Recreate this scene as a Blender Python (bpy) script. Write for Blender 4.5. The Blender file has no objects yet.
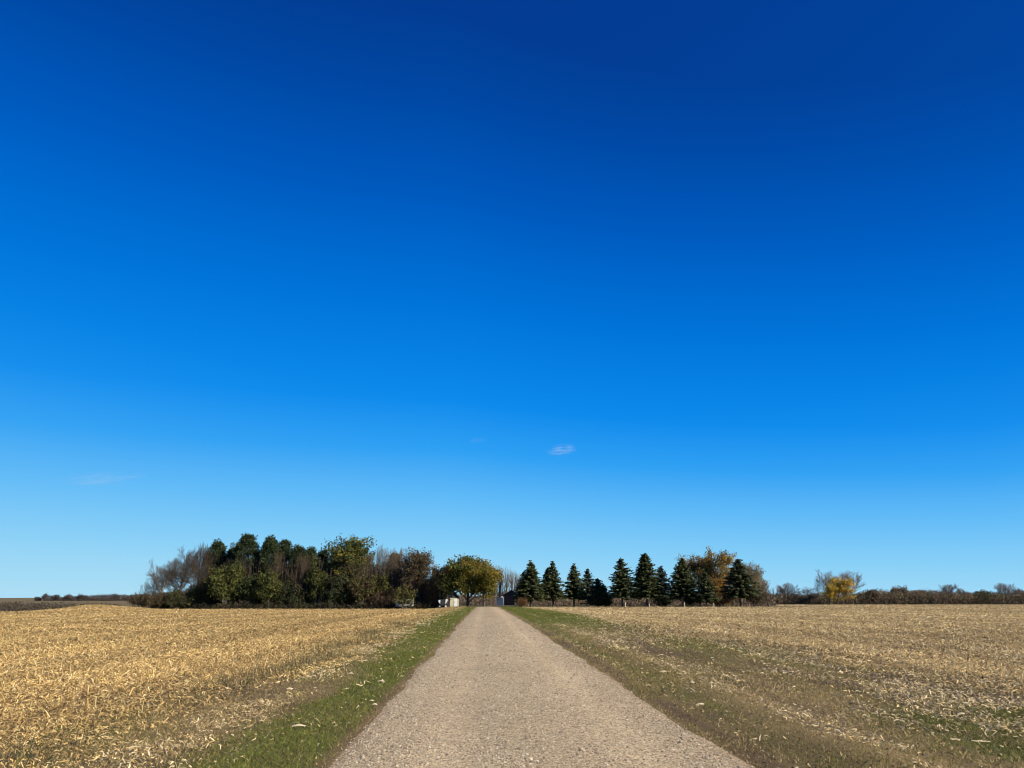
import bpy, bmesh, math
import numpy as np
from mathutils import Vector, Euler

S = bpy.context.scene
COL = S.collection
R = math.radians

# ------------------------------------------------------------------ camera
CX, CY, CH = -0.64, 0.0, 1.55
PITCH, YAW = R(15.41), R(2.0)
F = 769.0
cam = bpy.data.cameras.new('camera'); camo = bpy.data.objects.new('camera', cam); COL.objects.link(camo)
cam.sensor_width = 36; cam.lens = F / 1024 * 36; cam.clip_start = 0.1; cam.clip_end = 30000
camo.location = (CX, CY, CH); camo.rotation_euler = (R(90) + PITCH, 0, -YAW)
S.camera = camo
FW = np.array([math.sin(YAW), math.cos(YAW)]); RT = np.array([math.cos(YAW), -math.sin(YAW)])

def at(px, D):
    L = (px - 512) / F * D * math.cos(PITCH)
    p = np.array([CX, CY]) + FW * D + RT * L
    return float(p[0]), float(p[1])

def zrow(row, D):
    return CH + D * math.tan(PITCH - math.atan((row - 384) / F))

def wpx(w, D):
    return w / F * D * math.cos(PITCH)

# ------------------------------------------------------------------ noise
def _hash(i, j, s):
    n = (i.astype(np.int64) * 374761393 + j.astype(np.int64) * 668265263 + s * 974711) & 0x7fffffff
    n = ((n ^ (n >> 13)) * 1274126177) & 0x7fffffff
    n = n ^ (n >> 16)
    return (n & 0xffff) / 65535.0

def vnoise(x, y, s=0):
    x = np.asarray(x, float); y = np.asarray(y, float)
    i = np.floor(x); j = np.floor(y); u = x - i; v = y - j
    u = u * u * (3 - 2 * u); v = v * v * (3 - 2 * v)
    a = _hash(i, j, s); b = _hash(i + 1, j, s); c = _hash(i, j + 1, s); d = _hash(i + 1, j + 1, s)
    return (a * (1 - u) + b * u) * (1 - v) + (c * (1 - u) + d * u) * v

def fbm(x, y, s=0, o=3):
    t = 0; a = 1; w = 0
    for k in range(o):
        t = t + a * vnoise(np.asarray(x) * 2 ** k, np.asarray(y) * 2 ** k, s + k * 7); w += a; a *= .55
    return t / w

def sst(a, b, x):
    t = np.clip((x - a) / (b - a), 0, 1)
    return t * t * (3 - 2 * t)

# ------------------------------------------------------------------ terrain
def softplus(x, k):
    return np.logaddexp(0, x / k) * k

def polar(x, y):
    """forward distance and bearing (in picture columns) of a ground point"""
    D = (x - CX) * FW[0] + (y - CY) * FW[1]; L = (x - CX) * RT[0] + (y - CY) * RT[1]
    return D, 512 + L / (np.maximum(D, 1) * math.cos(PITCH)) * F

def hollow(x, y):
    """0..1 how far a point lies down in the hollow beyond the left field's brow; also metres past the brow"""
    D, px = polar(x, y)
    past = D - np.interp(px, [-200, 0, 30, 60, 100, 130, 150], [74, 78, 88, 108, 160, 215, 260])
    wgt = (1 - sst(130, 185, px)) * (D > 20)
    return sst(0, 75, past) * wgt, np.where(wgt > 0, past, -100)

def terrain(x, y):
    x = np.asarray(x, float); y = np.asarray(y, float)
    z = -0.0045 * (softplus(y - 60, 8) - softplus(y - 150, 6)) - 0.0088 * (softplus(y - 150, 6) - softplus(y - 345, 12))
    D, px = polar(x, y)
    left, _ = hollow(x, y)
    z = z - 8.0 * left + 6.6 * sst(380, 860, D) * left
    z = z - 9 * sst(960, 2400, D)
    z = z - .32 * sst(95, 140, D) * sst(132, 165, px) * (1 - sst(425, 458, px)) * (D < 400)
    z = z + .5 * sst(85, 150, D) * (1 - sst(200, 260, D)) * np.exp(-((px - 96) / 26) ** 2)
    fld = 1 - sst(90, 140, y)
    z = z + fld * 0.10 * (fbm(x * .06, y * .06, 3, 2) - .5) * sst(4, 10, np.abs(x))
    return z

def tz(x, y):
    return float(terrain(x, y))

# ------------------------------------------------------------------ zones
def edge_l(y):      # left field edge (x)
    return -(5.3 + 0.9 * (fbm(y * .25, y * 0 + 3.3, 11) - .5) * 2) + 1.6 * sst(118, 138, y)

def edge_r(y):
    return 8.6 + 1.3 * (fbm(y * .22, y * 0 + 9.1, 12) - .5) * 2 - 1.5 * sst(22, 40, y) - 1.2 * sst(118, 138, y)

ROADW = 2.08
def road_l(y): return -ROADW + .04 + .16 * (fbm(y * .5, y * 0 + 1.7, 21) - .5) * 2
def road_r(y): return ROADW - .27 + .16 * (fbm(y * .5, y * 0 + 5.2, 22) - .5) * 2

def green(x, y):
    """0..1 how much of the verge here is living grass"""
    n = fbm(x * .55, y * .16, 31, 3); n2 = fbm(x * .9, y * .5, 33, 3)
    dl = -x - ROADW; dr = x - ROADW + .24
    gl = sst(.02, .22, dl) * (1 - sst(.7 + 1.2 * sst(14, 50, y), 1.45 + 1.7 * sst(14, 50, y), dl + (n2 - .5) * 1.2))
    far = sst(30, 62, y)
    stripe = np.exp(-((dr - .75) / .35) ** 2) * .35 + np.exp(-((dr - 4.2) / 1.3) ** 2) * .5 * sst(14, 22, y)
    patch = sst(2.4, 3.2, dr + (n2 - .5) * .8) * (1 - sst(10.6, 12.0, y + (n2 - .5) * 1.6)) * .72
    gr = np.maximum(stripe * (.35 + .9 * n) * (1 - far) + far * (.95 - .25 * np.exp(-((dr - 1.2) / .3) ** 2)), patch)
    gr = gr * sst(.25, .5, dr)
    g = np.where(x < 0, gl, gr)
    g = np.maximum(g, np.where(x < 0, .26, .14) * sst(.35, .6, n))
    return np.clip(g * (.45 + .95 * n2) + np.where(x > 0, .45 * far * sst(.3, .7, dr) * (1 - sst(5, 6.5, dr)), 0), 0, 1)

def streak(x, y, s):
    """noise drawn out along the lane: old wheel marks and raked rows"""
    return fbm((x - .35 * np.sin(y * .07)) * 1.5, y * .09, s, 3)

def bare(x, y):
    """0..1 dark crumbly soil showing"""
    n = fbm(x * .8, y * .35, 41, 3)
    dl = -x - ROADW; dr = x - ROADW + .24
    br = np.exp(-((dr - .2 - .25 * (n - .5)) / .14) ** 2) * (.35 + .9 * sst(.35, .65, n)) * (1 - .6 * sst(30, 70, y)) + .45 * np.exp(-((dr - 2.0) / .4) ** 2) * sst(.35, .65, n) * (1 - sst(26, 40, y)) \
        + .8 * np.exp(-((x - edge_r(y) + .6) / .9) ** 2) * sst(.3, .6, n) * (1 - sst(35, 60, y))
    for c0, w0 in ((3.3, .22), (5.0, .26)): br = br + .7 * np.exp(-((dr - c0 - .5 * np.sin(y * .11 + c0) - .01 * y) / w0) ** 2) * sst(.28, .5, n) * (1 - sst(30, 48, y))
    br = br + .85 * sst(.50, .62, streak(x, y, 93)) * sst(1.7, 2.4, dr) * (1 - .75 * sst(34, 60, y)) * (1 - .8 * green(x, y))
    bl = .45 * np.exp(-((dl - .05) / .1) ** 2) + .45 * np.exp(-((dl - 3.3) / .55) ** 2) * sst(.3, .6, n) * (1 - sst(30, 50, y))
    return np.clip(np.where(x < 0, bl, br) * (.5 + .9 * fbm(x * 2.6, y * 1.6, 43, 2)), 0, 1)

# ------------------------------------------------------------------ materials
def new_mat(name):
    m = bpy.data.materials.new(name); m.use_nodes = True
    nt = m.node_tree; nt.nodes.clear()
    out = nt.nodes.new('ShaderNodeOutputMaterial')
    return m, nt, out

def nd(nt, t, **kw):
    n = nt.nodes.new(t)
    for k, v in kw.items():
        if k in n.inputs: n.inputs[k].default_value = v
        else: setattr(n, k, v)
    return n

def attr_mat(name, transl=0.0, rough=.85, vary=.0, scale=3.0, spec=.2):
    m, nt, out = new_mat(name)
    a = nd(nt, 'ShaderNodeAttribute', attribute_name='Col')
    src = a.outputs['Color']
    if vary:
        no = nd(nt, 'ShaderNodeTexNoise', Scale=scale, Detail=4.0)
        tc = nd(nt, 'ShaderNodeTexCoord'); nt.links.new(tc.outputs['Object'], no.inputs['Vector'])
        mr = nd(nt, 'ShaderNodeMapRange'); mr.inputs['From Min'].default_value = .3; mr.inputs['From Max'].default_value = .7
        mr.inputs['To Min'].default_value = 1 - vary; mr.inputs['To Max'].default_value = 1 + vary
        nt.links.new(no.outputs['Fac'], mr.inputs['Value'])
        mx = nd(nt, 'ShaderNodeVectorMath', operation='SCALE')
        nt.links.new(src, mx.inputs[0]); nt.links.new(mr.outputs['Result'], mx.inputs['Scale'])
        src = mx.outputs['Vector']
    b = nd(nt, 'ShaderNodeBsdfPrincipled', Roughness=rough)
    b.inputs['Specular IOR Level'].default_value = spec
    nt.links.new(src, b.inputs['Base Color'])
    if transl:
        t = nd(nt, 'ShaderNodeBsdfTranslucent'); nt.links.new(src, t.inputs['Color'])
        mix = nd(nt, 'ShaderNodeMixShader', Fac=transl)
        nt.links.new(b.outputs[0], mix.inputs[1]); nt.links.new(t.outputs[0], mix.inputs[2])
        nt.links.new(mix.outputs[0], out.inputs['Surface'])
    else:
        nt.links.new(b.outputs[0], out.inputs['Surface'])
    return m

def solid_mat(name, c1, c2, scale=4.0, rough=.7, bump=.0, spec=.3, stretch=(1, 1, 1), metallic=0.0):
    m, nt, out = new_mat(name)
    tc = nd(nt, 'ShaderNodeTexCoord'); mp = nd(nt, 'ShaderNodeMapping'); mp.inputs['Scale'].default_value = stretch
    nt.links.new(tc.outputs['Object'], mp.inputs['Vector'])
    no = nd(nt, 'ShaderNodeTexNoise', Scale=scale, Detail=6.0, Roughness=.65); nt.links.new(mp.outputs[0], no.inputs['Vector'])
    cr = nd(nt, 'ShaderNodeValToRGB'); cr.color_ramp.elements[0].position = .35; cr.color_ramp.elements[1].position = .65
    cr.color_ramp.elements[0].color = (*c1, 1); cr.color_ramp.elements[1].color = (*c2, 1)
    nt.links.new(no.outputs['Fac'], cr.inputs[0])
    b = nd(nt, 'ShaderNodeBsdfPrincipled', Roughness=rough, Metallic=metallic); b.inputs['Specular IOR Level'].default_value = spec
    nt.links.new(cr.outputs[0], b.inputs['Base Color'])
    if bump:
        bu = nd(nt, 'ShaderNodeBump', Strength=bump, Distance=.03); nt.links.new(no.outputs['Fac'], bu.inputs['Height'])
        nt.links.new(bu.outputs[0], b.inputs['Normal'])
    nt.links.new(b.outputs[0], out.inputs['Surface'])
    return m

M = {}
M['leaf'] = attr_mat('foliage', .36, .7)
M['needle'] = attr_mat('needles', .28, .7)
M['twig'] = attr_mat('twigs', 0, .9)
M['straw'] = attr_mat('dry_straw', .26, .75, spec=.25)
M['grass'] = attr_mat('grass_blades', .25, .7)
M['stone'] = attr_mat('gravel_stones', 0, .9, spec=.15)
M['bark'] = solid_mat('grey_brown_bark', (.055, .042, .032), (.13, .105, .08), 6, .95, .6, stretch=(1, 1, .25))
M['pale_bark'] = solid_mat('pale_bark', (.13, .108, .085), (.23, .195, .155), 5, .95, .5, stretch=(1, 1, .3))
M['red_bark'] = solid_mat('reddish_pine_bark', (.10, .055, .035), (.20, .12, .075), 5, .95, .6, stretch=(1, 1, .3))

def ground_mat():
    m, nt, out = new_mat('field_soil')
    a = nd(nt, 'ShaderNodeAttribute', attribute_name='Col')
    tc = nd(nt, 'ShaderNodeTexCoord')
    n1 = nd(nt, 'ShaderNodeTexNoise', Scale=22.0, Detail=8.0, Roughness=.78); nt.links.new(tc.outputs['Object'], n1.inputs['Vector'])
    n2 = nd(nt, 'ShaderNodeTexNoise', Scale=.35, Detail=5.0, Roughness=.6); nt.links.new(tc.outputs['Object'], n2.inputs['Vector'])
    mr = nd(nt, 'ShaderNodeMapRange'); mr.inputs['From Min'].default_value = .3; mr.inputs['From Max'].default_value = .7
    mr.inputs['To Min'].default_value = .4; mr.inputs['To Max'].default_value = 1.65
    nt.links.new(n1.outputs['Fac'], mr.inputs['Value'])
    mr2 = nd(nt, 'ShaderNodeMapRange'); mr2.inputs['From Min'].default_value = .3; mr2.inputs['From Max'].default_value = .7
    mr2.inputs['To Min'].default_value = .8; mr2.inputs['To Max'].default_value = 1.2
    nt.links.new(n2.outputs['Fac'], mr2.inputs['Value'])
    mu = nd(nt, 'ShaderNodeMath', operation='MULTIPLY'); nt.links.new(mr.outputs[0], mu.inputs[0]); nt.links.new(mr2.outputs[0], mu.inputs[1])
    sc = nd(nt, 'ShaderNodeVectorMath', operation='SCALE'); nt.links.new(a.outputs['Color'], sc.inputs[0]); nt.links.new(mu.outputs[0], sc.inputs['Scale'])
    b = nd(nt, 'ShaderNodeBsdfPrincipled', Roughness=.95); b.inputs['Specular IOR Level'].default_value = .1
    nt.links.new(sc.outputs[0], b.inputs['Base Color'])
    bu = nd(nt, 'ShaderNodeBump', Strength=.8, Distance=.04); nt.links.new(n1.outputs['Fac'], bu.inputs['Height']); nt.links.new(bu.outputs[0], b.inputs['Normal'])
    nt.links.new(b.outputs[0], out.inputs['Surface'])
    return m

def road_mat():
    m, nt, out = new_mat('crushed_gravel')
    a = nd(nt, 'ShaderNodeAttribute', attribute_name='Col')
    tc = nd(nt, 'ShaderNodeTexCoord')
    v = nd(nt, 'ShaderNodeTexVoronoi', Scale=52.0); nt.links.new(tc.outputs['Object'], v.inputs['Vector'])
    sep = nd(nt, 'ShaderNodeSeparateColor'); nt.links.new(v.outputs['Color'], sep.inputs[0])
    cr = nd(nt, 'ShaderNodeValToRGB')
    cr.color_ramp.elements[0].color = (.42, .42, .42, 1); cr.color_ramp.elements[1].color = (1.5, 1.47, 1.42, 1)
    e = cr.color_ramp.elements.new(.5); e.color = (.95, .93, .9, 1)
    nt.links.new(sep.outputs[0], cr.inputs[0])
    n2 = nd(nt, 'ShaderNodeTexNoise', Scale=.5, Detail=6.0, Roughness=.65); nt.links.new(tc.outputs['Object'], n2.inputs['Vector'])
    mr2 = nd(nt, 'ShaderNodeMapRange'); mr2.inputs['From Min'].default_value = .3; mr2.inputs['From Max'].default_value = .7
    mr2.inputs['To Min'].default_value = .86; mr2.inputs['To Max'].default_value = 1.12
    nt.links.new(n2.outputs['Fac'], mr2.inputs['Value'])
    mx = nd(nt, 'ShaderNodeVectorMath', operation='MULTIPLY'); nt.links.new(a.outputs['Color'], mx.inputs[0]); nt.links.new(cr.outputs[0], mx.inputs[1])
    sc = nd(nt, 'ShaderNodeVectorMath', operation='SCALE'); nt.links.new(mx.outputs[0], sc.inputs[0]); nt.links.new(mr2.outputs[0], sc.inputs['Scale'])
    b = nd(nt, 'ShaderNodeBsdfPrincipled', Roughness=.95); b.inputs['Specular IOR Level'].default_value = .1
    nt.links.new(sc.outputs[0], b.inputs['Base Color'])
    bu = nd(nt, 'ShaderNodeBump', Strength=.7, Distance=.02, invert=True); nt.links.new(v.outputs['Distance'], bu.inputs['Height']); nt.links.new(bu.outputs[0], b.inputs['Normal'])
    nt.links.new(b.outputs[0], out.inputs['Surface'])
    return m
M['ground'] = ground_mat(); M['road'] = road_mat()

# ------------------------------------------------------------------ mesh plumbing
class Geo:
    """collects (verts, faces of fixed width, colours) blocks into one mesh"""
    def __init__(s): s.v = []; s.f = []; s.c = []; s.n = 0
    def add(s, v, f, c=None):
        v = np.asarray(v, np.float32).reshape(-1, 3); f = np.asarray(f, np.int64)
        if len(v) == 0: return s
        s.v.append(v); s.f.append(f + s.n); s.n += len(v)
        if c is None: c = (.5, .5, .5)
        c = np.asarray(c, np.float32)
        if c.ndim == 1: c = np.tile(c, (len(v), 1))
        s.c.append(c)
        return s
    def build(s, name, mat, parent=None, smooth=False, origin=None):
        me = bpy.data.meshes.new(name)
        v = np.concatenate(s.v)
        if origin is not None: v = v - np.array(origin, np.float32)
        li = np.concatenate([f.ravel() for f in s.f]).astype(np.int32)
        lt = np.concatenate([np.full(len(f), f.shape[1], np.int32) for f in s.f])
        me.vertices.add(len(v)); me.vertices.foreach_set('co', v.ravel())
        me.loops.add(len(li)); me.loops.foreach_set('vertex_index', li)
        me.polygons.add(len(lt)); ls = np.zeros(len(lt), np.int32); ls[1:] = np.cumsum(lt)[:-1]
        me.polygons.foreach_set('loop_start', ls); me.polygons.foreach_set('loop_total', lt)
        if smooth: me.polygons.foreach_set('use_smooth', np.ones(len(lt), bool))
        me.update(calc_edges=True)
        c = np.concatenate(s.c); ca = np.ones((len(c), 4), np.float32); ca[:, :3] = np.clip(c, 0, 1)
        at_ = me.color_attributes.new('Col', 'FLOAT_COLOR', 'POINT'); at_.data.foreach_set('color', ca.ravel())
        me.materials.append(mat)
        o = bpy.data.objects.new(name, me); COL.objects.link(o)
        if parent: o.parent = parent
        return o

def tag(o, label=None, cat=None, group=None, kind=None):
    if label: o['label'] = label
    if cat: o['category'] = cat
    if group: o['group'] = group
    if kind: o['kind'] = kind
    return o

def empty(name, loc, label, cat, group=None, rz=0):
    o = bpy.data.objects.new(name, None); COL.objects.link(o); o.empty_display_size = .5
    o.location = loc; o.rotation_euler.z = rz
    return tag(o, label, cat, group)

def norm(a): return a / np.maximum(np.linalg.norm(a, axis=-1, keepdims=True), 1e-9)

def cards(rng, c, axis, l, w, col, nrm=None):
    """rhombus leaf faces"""
    c = np.asarray(c); N = len(c)
    axis = norm(axis); r = rng.normal(size=(N, 3)) if nrm is None else nrm
    b = norm(np.cross(axis, r))
    l = np.asarray(l).reshape(-1, 1) * .5; w = np.asarray(w).reshape(-1, 1) * .5
    v = np.stack([c - axis * l, c + b * w, c + axis * l, c - b * w], 1).reshape(-1, 3)
    f = np.arange(N * 4).reshape(N, 4)
    return v, f, np.repeat(np.broadcast_to(col, (N, 3)), 4, axis=0)

def tubes(P, Rr, n=4, col=None):
    """P (B,K,3) polylines, Rr (B,K) radii"""
    P = np.asarray(P, float); Rr = np.asarray(Rr, float); B, K, _ = P.shape
    d = norm(P[:, -1] - P[:, 0]); ref = np.where(np.abs(d[:, 2:3]) > .8, np.array([[1., 0, 0]]), np.array([[0, 0, 1.]]))
    u = norm(np.cross(d, ref)); w = np.cross(d, u)
    a = np.arange(n) * 2 * math.pi / n
    ring = (np.cos(a)[None, :, None] * u[:, None] + np.sin(a)[None, :, None] * w[:, None])      # B,n,3
    v = P[:, :, None] + ring[:, None] * Rr[:, :, None, None]                                      # B,K,n,3
    idx = np.arange(B * K * n).reshape(B, K, n)
    a0 = idx[:, :-1]; a1 = idx[:, 1:]
    f = np.stack([a0, np.roll(a0, -1, 2), np.roll(a1, -1, 2), a1], -1).reshape(-1, 4)
    cc = None
    if col is not None:
        col = np.asarray(col)
        cc = np.repeat(np.broadcast_to(col, (B, 3)), K * n, axis=0)
    return v.reshape(-1, 3), f, cc if cc is not None else np.tile((.1, .08, .06), (B * K * n, 1))

# ------------------------------------------------------------------ trees
def jit(rng, col, n, v=.3, h=.12):
    col = np.asarray(col, float)
    k = 1 + v * rng.uniform(-1, 1, (n, 1)); hh = 1 + h * rng.uniform(-1, 1, (n, 3))
    return col * k * hh

def grow(rng, kids, lens, angles, up=.15, first=.3, K=5, wob=.12, lean=(0, 0), stems=1, stem_angle=20):
    """recursive branching in a unit frame; returns list per level of polylines (B,K,3)"""
    lv = [[] for _ in range(len(kids) + 1)]
    def seg(start, d, L):
        pts = [start]; p = start; st = L / (K - 1)
        for i in range(K - 1):
            d = d + rng.normal(size=3) * wob + np.array([0, 0, up * .35]); d = d / np.linalg.norm(d)
            p = p + d * st; pts.append(p)
        return np.array(pts), d
    cur = []
    for s in range(stems):
        if stems == 1: d = np.array([lean[0], lean[1], 1.0])
        else:
            a = rng.uniform(0, 2 * math.pi); t = math.radians(rng.uniform(.2, 1) * stem_angle)
            d = np.array([math.cos(a) * math.sin(t), math.sin(a) * math.sin(t), math.cos(t)])
        st = np.array([0, 0, 0.]) if stems == 1 else np.array([rng.normal() * .05, rng.normal() * .05, 0])
        cur.append(seg(st, d / np.linalg.norm(d), lens[0] * rng.uniform(.85, 1.1)) + (lens[0],))
    lv[0] = [c[0] for c in cur]
    for L in range(len(kids)):
        nxt = []
        for pts, dend, ln in cur:
            n = max(1, int(round(kids[L] * rng.uniform(.75, 1.25))))
            f0 = first if L == 0 else .2
            az0 = rng.uniform(0, 6.28)
            for k in range(n):
                t = f0 + (1 - f0) * ((k + rng.uniform(.2, .9)) / n)
                q = t * (K - 1); i = min(int(q), K - 2); p = pts[i] * (1 - (q - i)) + pts[i + 1] * (q - i)
                dd = pts[i + 1] - pts[i]; dd = dd / np.linalg.norm(dd)
                ang = math.radians(angles[L] * rng.uniform(.65, 1.25)) * (1 - .45 * t)
                az = az0 + k * 2.4 + rng.normal() * .4
                ref = np.array([1., 0, 0]) if abs(dd[2]) > .8 else np.array([0, 0, 1.])
                u = np.cross(dd, ref); u /= np.linalg.norm(u); w = np.cross(dd, u)
                d = dd * math.cos(ang) + (u * math.cos(az) + w * math.sin(az)) * math.sin(ang)
                ll = lens[L + 1] * rng.uniform(.7, 1.15) * (1.15 - .45 * t)
                pp, de = seg(p, d, ll); nxt.append((pp, de, ll))
        lv[L + 1] = [c[0] for c in nxt]; cur = nxt
    return [np.array(l) for l in lv]

def fit(lv, W, H, depth=None):
    allp = np.concatenate([l.reshape(-1, 3) for l in lv])
    x0, x1 = np.percentile(allp[:, 0], [1, 99]); y0, y1 = np.percentile(allp[:, 1], [1, 99]); z1 = np.percentile(allp[:, 2], 99.7)
    sx = W / (x1 - x0); sy = (depth or W) / (y1 - y0); sz = H / z1
    ox = (x0 + x1) / 2 * .6; oy = (y0 + y1) / 2 * .6
    out = []
    for l in lv:
        l = l.copy(); k = np.clip(l[..., 2] / (z1 * .4), 0, 1)
        l[..., 0] = (l[..., 0] - ox * k) * sx; l[..., 1] = (l[..., 1] - oy * k) * sy; l[..., 2] *= sz; out.append(l)
    return out

def radii(lv, r0, ratio=.5, tip=.45):
    out = []
    r = r0
    for l in lv:
        out.append(np.tile(np.linspace(r, r * tip, l.shape[1]), (len(l), 1))); r *= ratio
    return out

def place(name, px, D, label, cat, group=None, dy=0):
    x, y = at(px, D + dy); return empty(name, (x, y, tz(x, y) - .05), label, cat, group)

def bare_tree(name, px, top, w, D, label, seed, col=(.13, .10, .08), group=None, kids=(7, 6, 5, 5), bark='bark', lean=(0, 0), first=.28, leaf=None, nleaf=0, leafsize=.2, stems=1, r0=.2, cat='tree', rtwig=.013, up=.35):
    rng = np.random.default_rng(seed); root = place(name, px, D, label, cat, group)
    H = zrow(top, D) - root.location.z; W = wpx(w, D)
    lv = grow(rng, kids, (.62, .5, .3, .17, .09)[:len(kids) + 1], (52, 48, 45, 45) if up > .2 else (66, 58, 50, 50), up=up, first=first, lean=lean, stems=stems, wob=.1)
    lv = fit(lv, W, H); rr = radii(lv, r0, .42)
    for r in rr: np.maximum(r, rtwig, out=r)
    g = Geo()
    for l, r, n in zip(lv[:2], rr[:2], (7, 5)): g.add(*tubes(l, r, n))
    g.build('trunk', M[bark], root, smooth=True)
    g = Geo()
    for l, r in zip(lv[2:], rr[2:]):
        g.add(*tubes(l, r, 3, jit(rng, col, len(l), .25, .06)))
    if nleaf:
        ends = lv[-1].reshape(-1, 3); ix = rng.integers(0, len(ends), nleaf)
        zt = ends[ix, 2] / H
        leafc = leaf(rng, ends[ix], zt) if callable(leaf) else jit(rng, leaf, nleaf)
        sz = leafsize * rng.uniform(.6, 1.3, nleaf)
        g.add(*cards(rng, ends[ix] + rng.normal(size=(nleaf, 3)) * .15, rng.normal(size=(nleaf, 3)), sz, sz * .7, leafc))
    g.build('crown', M['leaf'] if nleaf else M['twig'], root)
    return root

def leafy_tree(name, px, top, w, D, label, seed, cols, group=None, kids=(7, 6, 5), bark='bark', first=.22, n=9000, leafsize=.3, clump=.55, stems=1, r0=.22, low=0.0, cat='tree', lean=(0, 0), squash=1.0, tint=None):
    """trunk and limbs with leaf clumps round every twig; cols = list of leaf colours, one per clump"""
    rng = np.random.default_rng(seed); root = place(name, px, D, label, cat, group)
    H = zrow(top, D) - root.location.z; W = wpx(w, D)
    lv = grow(rng, kids, (.55, .42, .28, .16)[:len(kids) + 1], (58, 50, 50), up=.22, first=first, stems=stems, lean=lean)
    lv = fit(lv, W - clump * .8, H - clump * .5); rr = radii(lv, r0, .45)
    g = Geo()
    for i, (l, r) in enumerate(zip(lv[:3], rr[:3])): g.add(*tubes(l, np.maximum(r, .015), (7, 5, 3)[i]))
    g.build('trunk', M[bark], root, smooth=True)
    ends = np.concatenate([lv[-1][:, -1], lv[-1][:, 2], lv[-2][:, 2:].reshape(-1, 3)])
    if stems > 1: ends = np.concatenate([ends, lv[1][:, 2:].reshape(-1, 3), lv[0][:, 1:3].reshape(-1, 3) + rng.normal(size=(stems * 2, 3)) * [.8, .5, .2]])
    if low: 
        keep = ends[:, 2] > low * H; ends = ends[keep]
    ix = rng.integers(0, len(ends), n)
    cc = np.asarray(cols, float)
    zz = ends[:, 2] / H
    pick = rng.integers(0, len(cc), len(ends))
    if tint: pick = tint(rng, ends, H, W)
    ccol = cc[pick] * rng.uniform(.65, 1.35, (len(ends), 1))
    p = ends[ix] + rng.normal(size=(n, 3)) * clump * np.array([.5, .5, .38 * squash])
    p[:, 2] = np.maximum(p[:, 2], .08)
    col = ccol[ix] * rng.uniform(.7, 1.3, (n, 1)) * (1 + .1 * rng.uniform(-1, 1, (n, 3)))
    sz = leafsize * rng.uniform(.55, 1.3, n)
    g = Geo().add(*cards(rng, p, rng.normal(size=(n, 3)), sz, sz * .75, col))
    l = lv[-1]; g.add(*tubes(l, np.maximum(rr[-1], .012), 3, jit(rng, (.08, .06, .045), len(l), .2)))
    g.build('crown', M['leaf'], root)
    return root

def spruce(name, px, top, w, D, label, seed, col=(.088, .10, .036), group='spruces right of the road', low=.26, twin=None, sparse=1.0, bark='bark'):
    rng = np.random.default_rng(seed); root = place(name, px, D, label, 'spruce', group)
    H = zrow(top, D) - root.location.z; Rm = wpx(w, D) / 2 * 1.26
    g = Geo(); zz = np.linspace(0, H * .97, 9)
    P = np.stack([rng.normal(size=9) * .03, rng.normal(size=9) * .03, zz], 1)[None]
    g.add(*tubes(P, np.linspace(.19, .02, 9)[None], 8)); g.build('trunk', M[bark], root, smooth=True)
    leaders = [(0., 0., H, 1.0)]
    if twin: leaders += twin                       # (dx, dy, height, radius factor) further leaders of the same tree
    C = []; A = []; Ls = []; Ws = []; Cl = []; N = []
    TP = []
    asym = rng.uniform(0, 6.28)
    for lx, ly, h, rf in leaders:
        nlev = int(h * 4.0)
        for k in range(nlev):
            t = (k + rng.uniform(-.35, .35)) / nlev; z = h * (low + (1 - low) * max(t, 0))
            r = Rm * rf * (1 - max(t, 0)) ** .82 * (.93 + .2 * math.sin(k * 1.9 + seed)) + .10
            if t < .12: r *= .8 + 1.7 * max(t, 0)
            nb = max(5, int((6 + 7 * (1 - t)) * sparse)); a0 = rng.uniform(0, 6.28)
            for b in range(nb):
                az = a0 + b * 6.283 / nb + rng.normal() * .25; zj = rng.normal() * .17
                L = r * rng.uniform(.72, 1.16) * (1 + .12 * math.cos(az - asym))
                droop = .28 * (1 - t) + .02; lift = .25 * t
                m = max(4, int(L / .16)); s = np.linspace(.12, 1, m)
                x = lx + np.cos(az) * L * s; y = ly + np.sin(az) * L * s
                zc = z + zj + L * (lift * s - droop * s + .22 * np.maximum(s - .6, 0))
                p = np.stack([x, y, zc], 1)
                TP.append(np.stack([p[0] * 0 + [lx, ly, z], p[m // 2], p[-1]]))
                sub = 3
                for q in range(sub):
                    off = rng.normal(size=(m, 3)) * np.array([.10, .10, .06]); C.append(p + off)
                    side = az + rng.choice([-1, 1], m) * rng.uniform(.2, .95, m)
                    A.append(np.stack([np.cos(side), np.sin(side), rng.uniform(-.55, .1, m)], 1))
                    Ls.append(rng.uniform(.4, .68, m) * (1.05 - .3 * s)); Ws.append(rng.uniform(.18, .32, m))
                    Cl.append(np.asarray(col) * rng.uniform(.6, 1.35, (1, 1)) * rng.uniform(.75, 1.3, (m, 1)))
                    N.append(np.stack([rng.normal(size=m) * .5, rng.normal(size=m) * .5, np.ones(m)], 1))
        m = 14; s = np.linspace(.9, 1.03, m)
        C.append(np.stack([lx + rng.normal(size=m) * .05, ly + rng.normal(size=m) * .05, h * s - .05], 1)); A.append(np.stack([rng.normal(size=m) * .5, rng.normal(size=m) * .5, np.ones(m)], 1))
        Ls.append(np.full(m, .35)); Ws.append(np.full(m, .12)); Cl.append(np.tile(np.asarray(col), (m, 1))); N.append(rng.normal(size=(m, 3)))
    g = Geo().add(*cards(rng, np.concatenate(C), np.concatenate(A), np.concatenate(Ls), np.concatenate(Ws), np.concatenate(Cl), np.concatenate(N)))
    TP = np.array(TP); g.add(*tubes(TP, np.tile([.03, .018, .008], (len(TP), 1)), 3, (.05, .04, .03)))
    g.build('crown', M['needle'], root)
    return root

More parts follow.
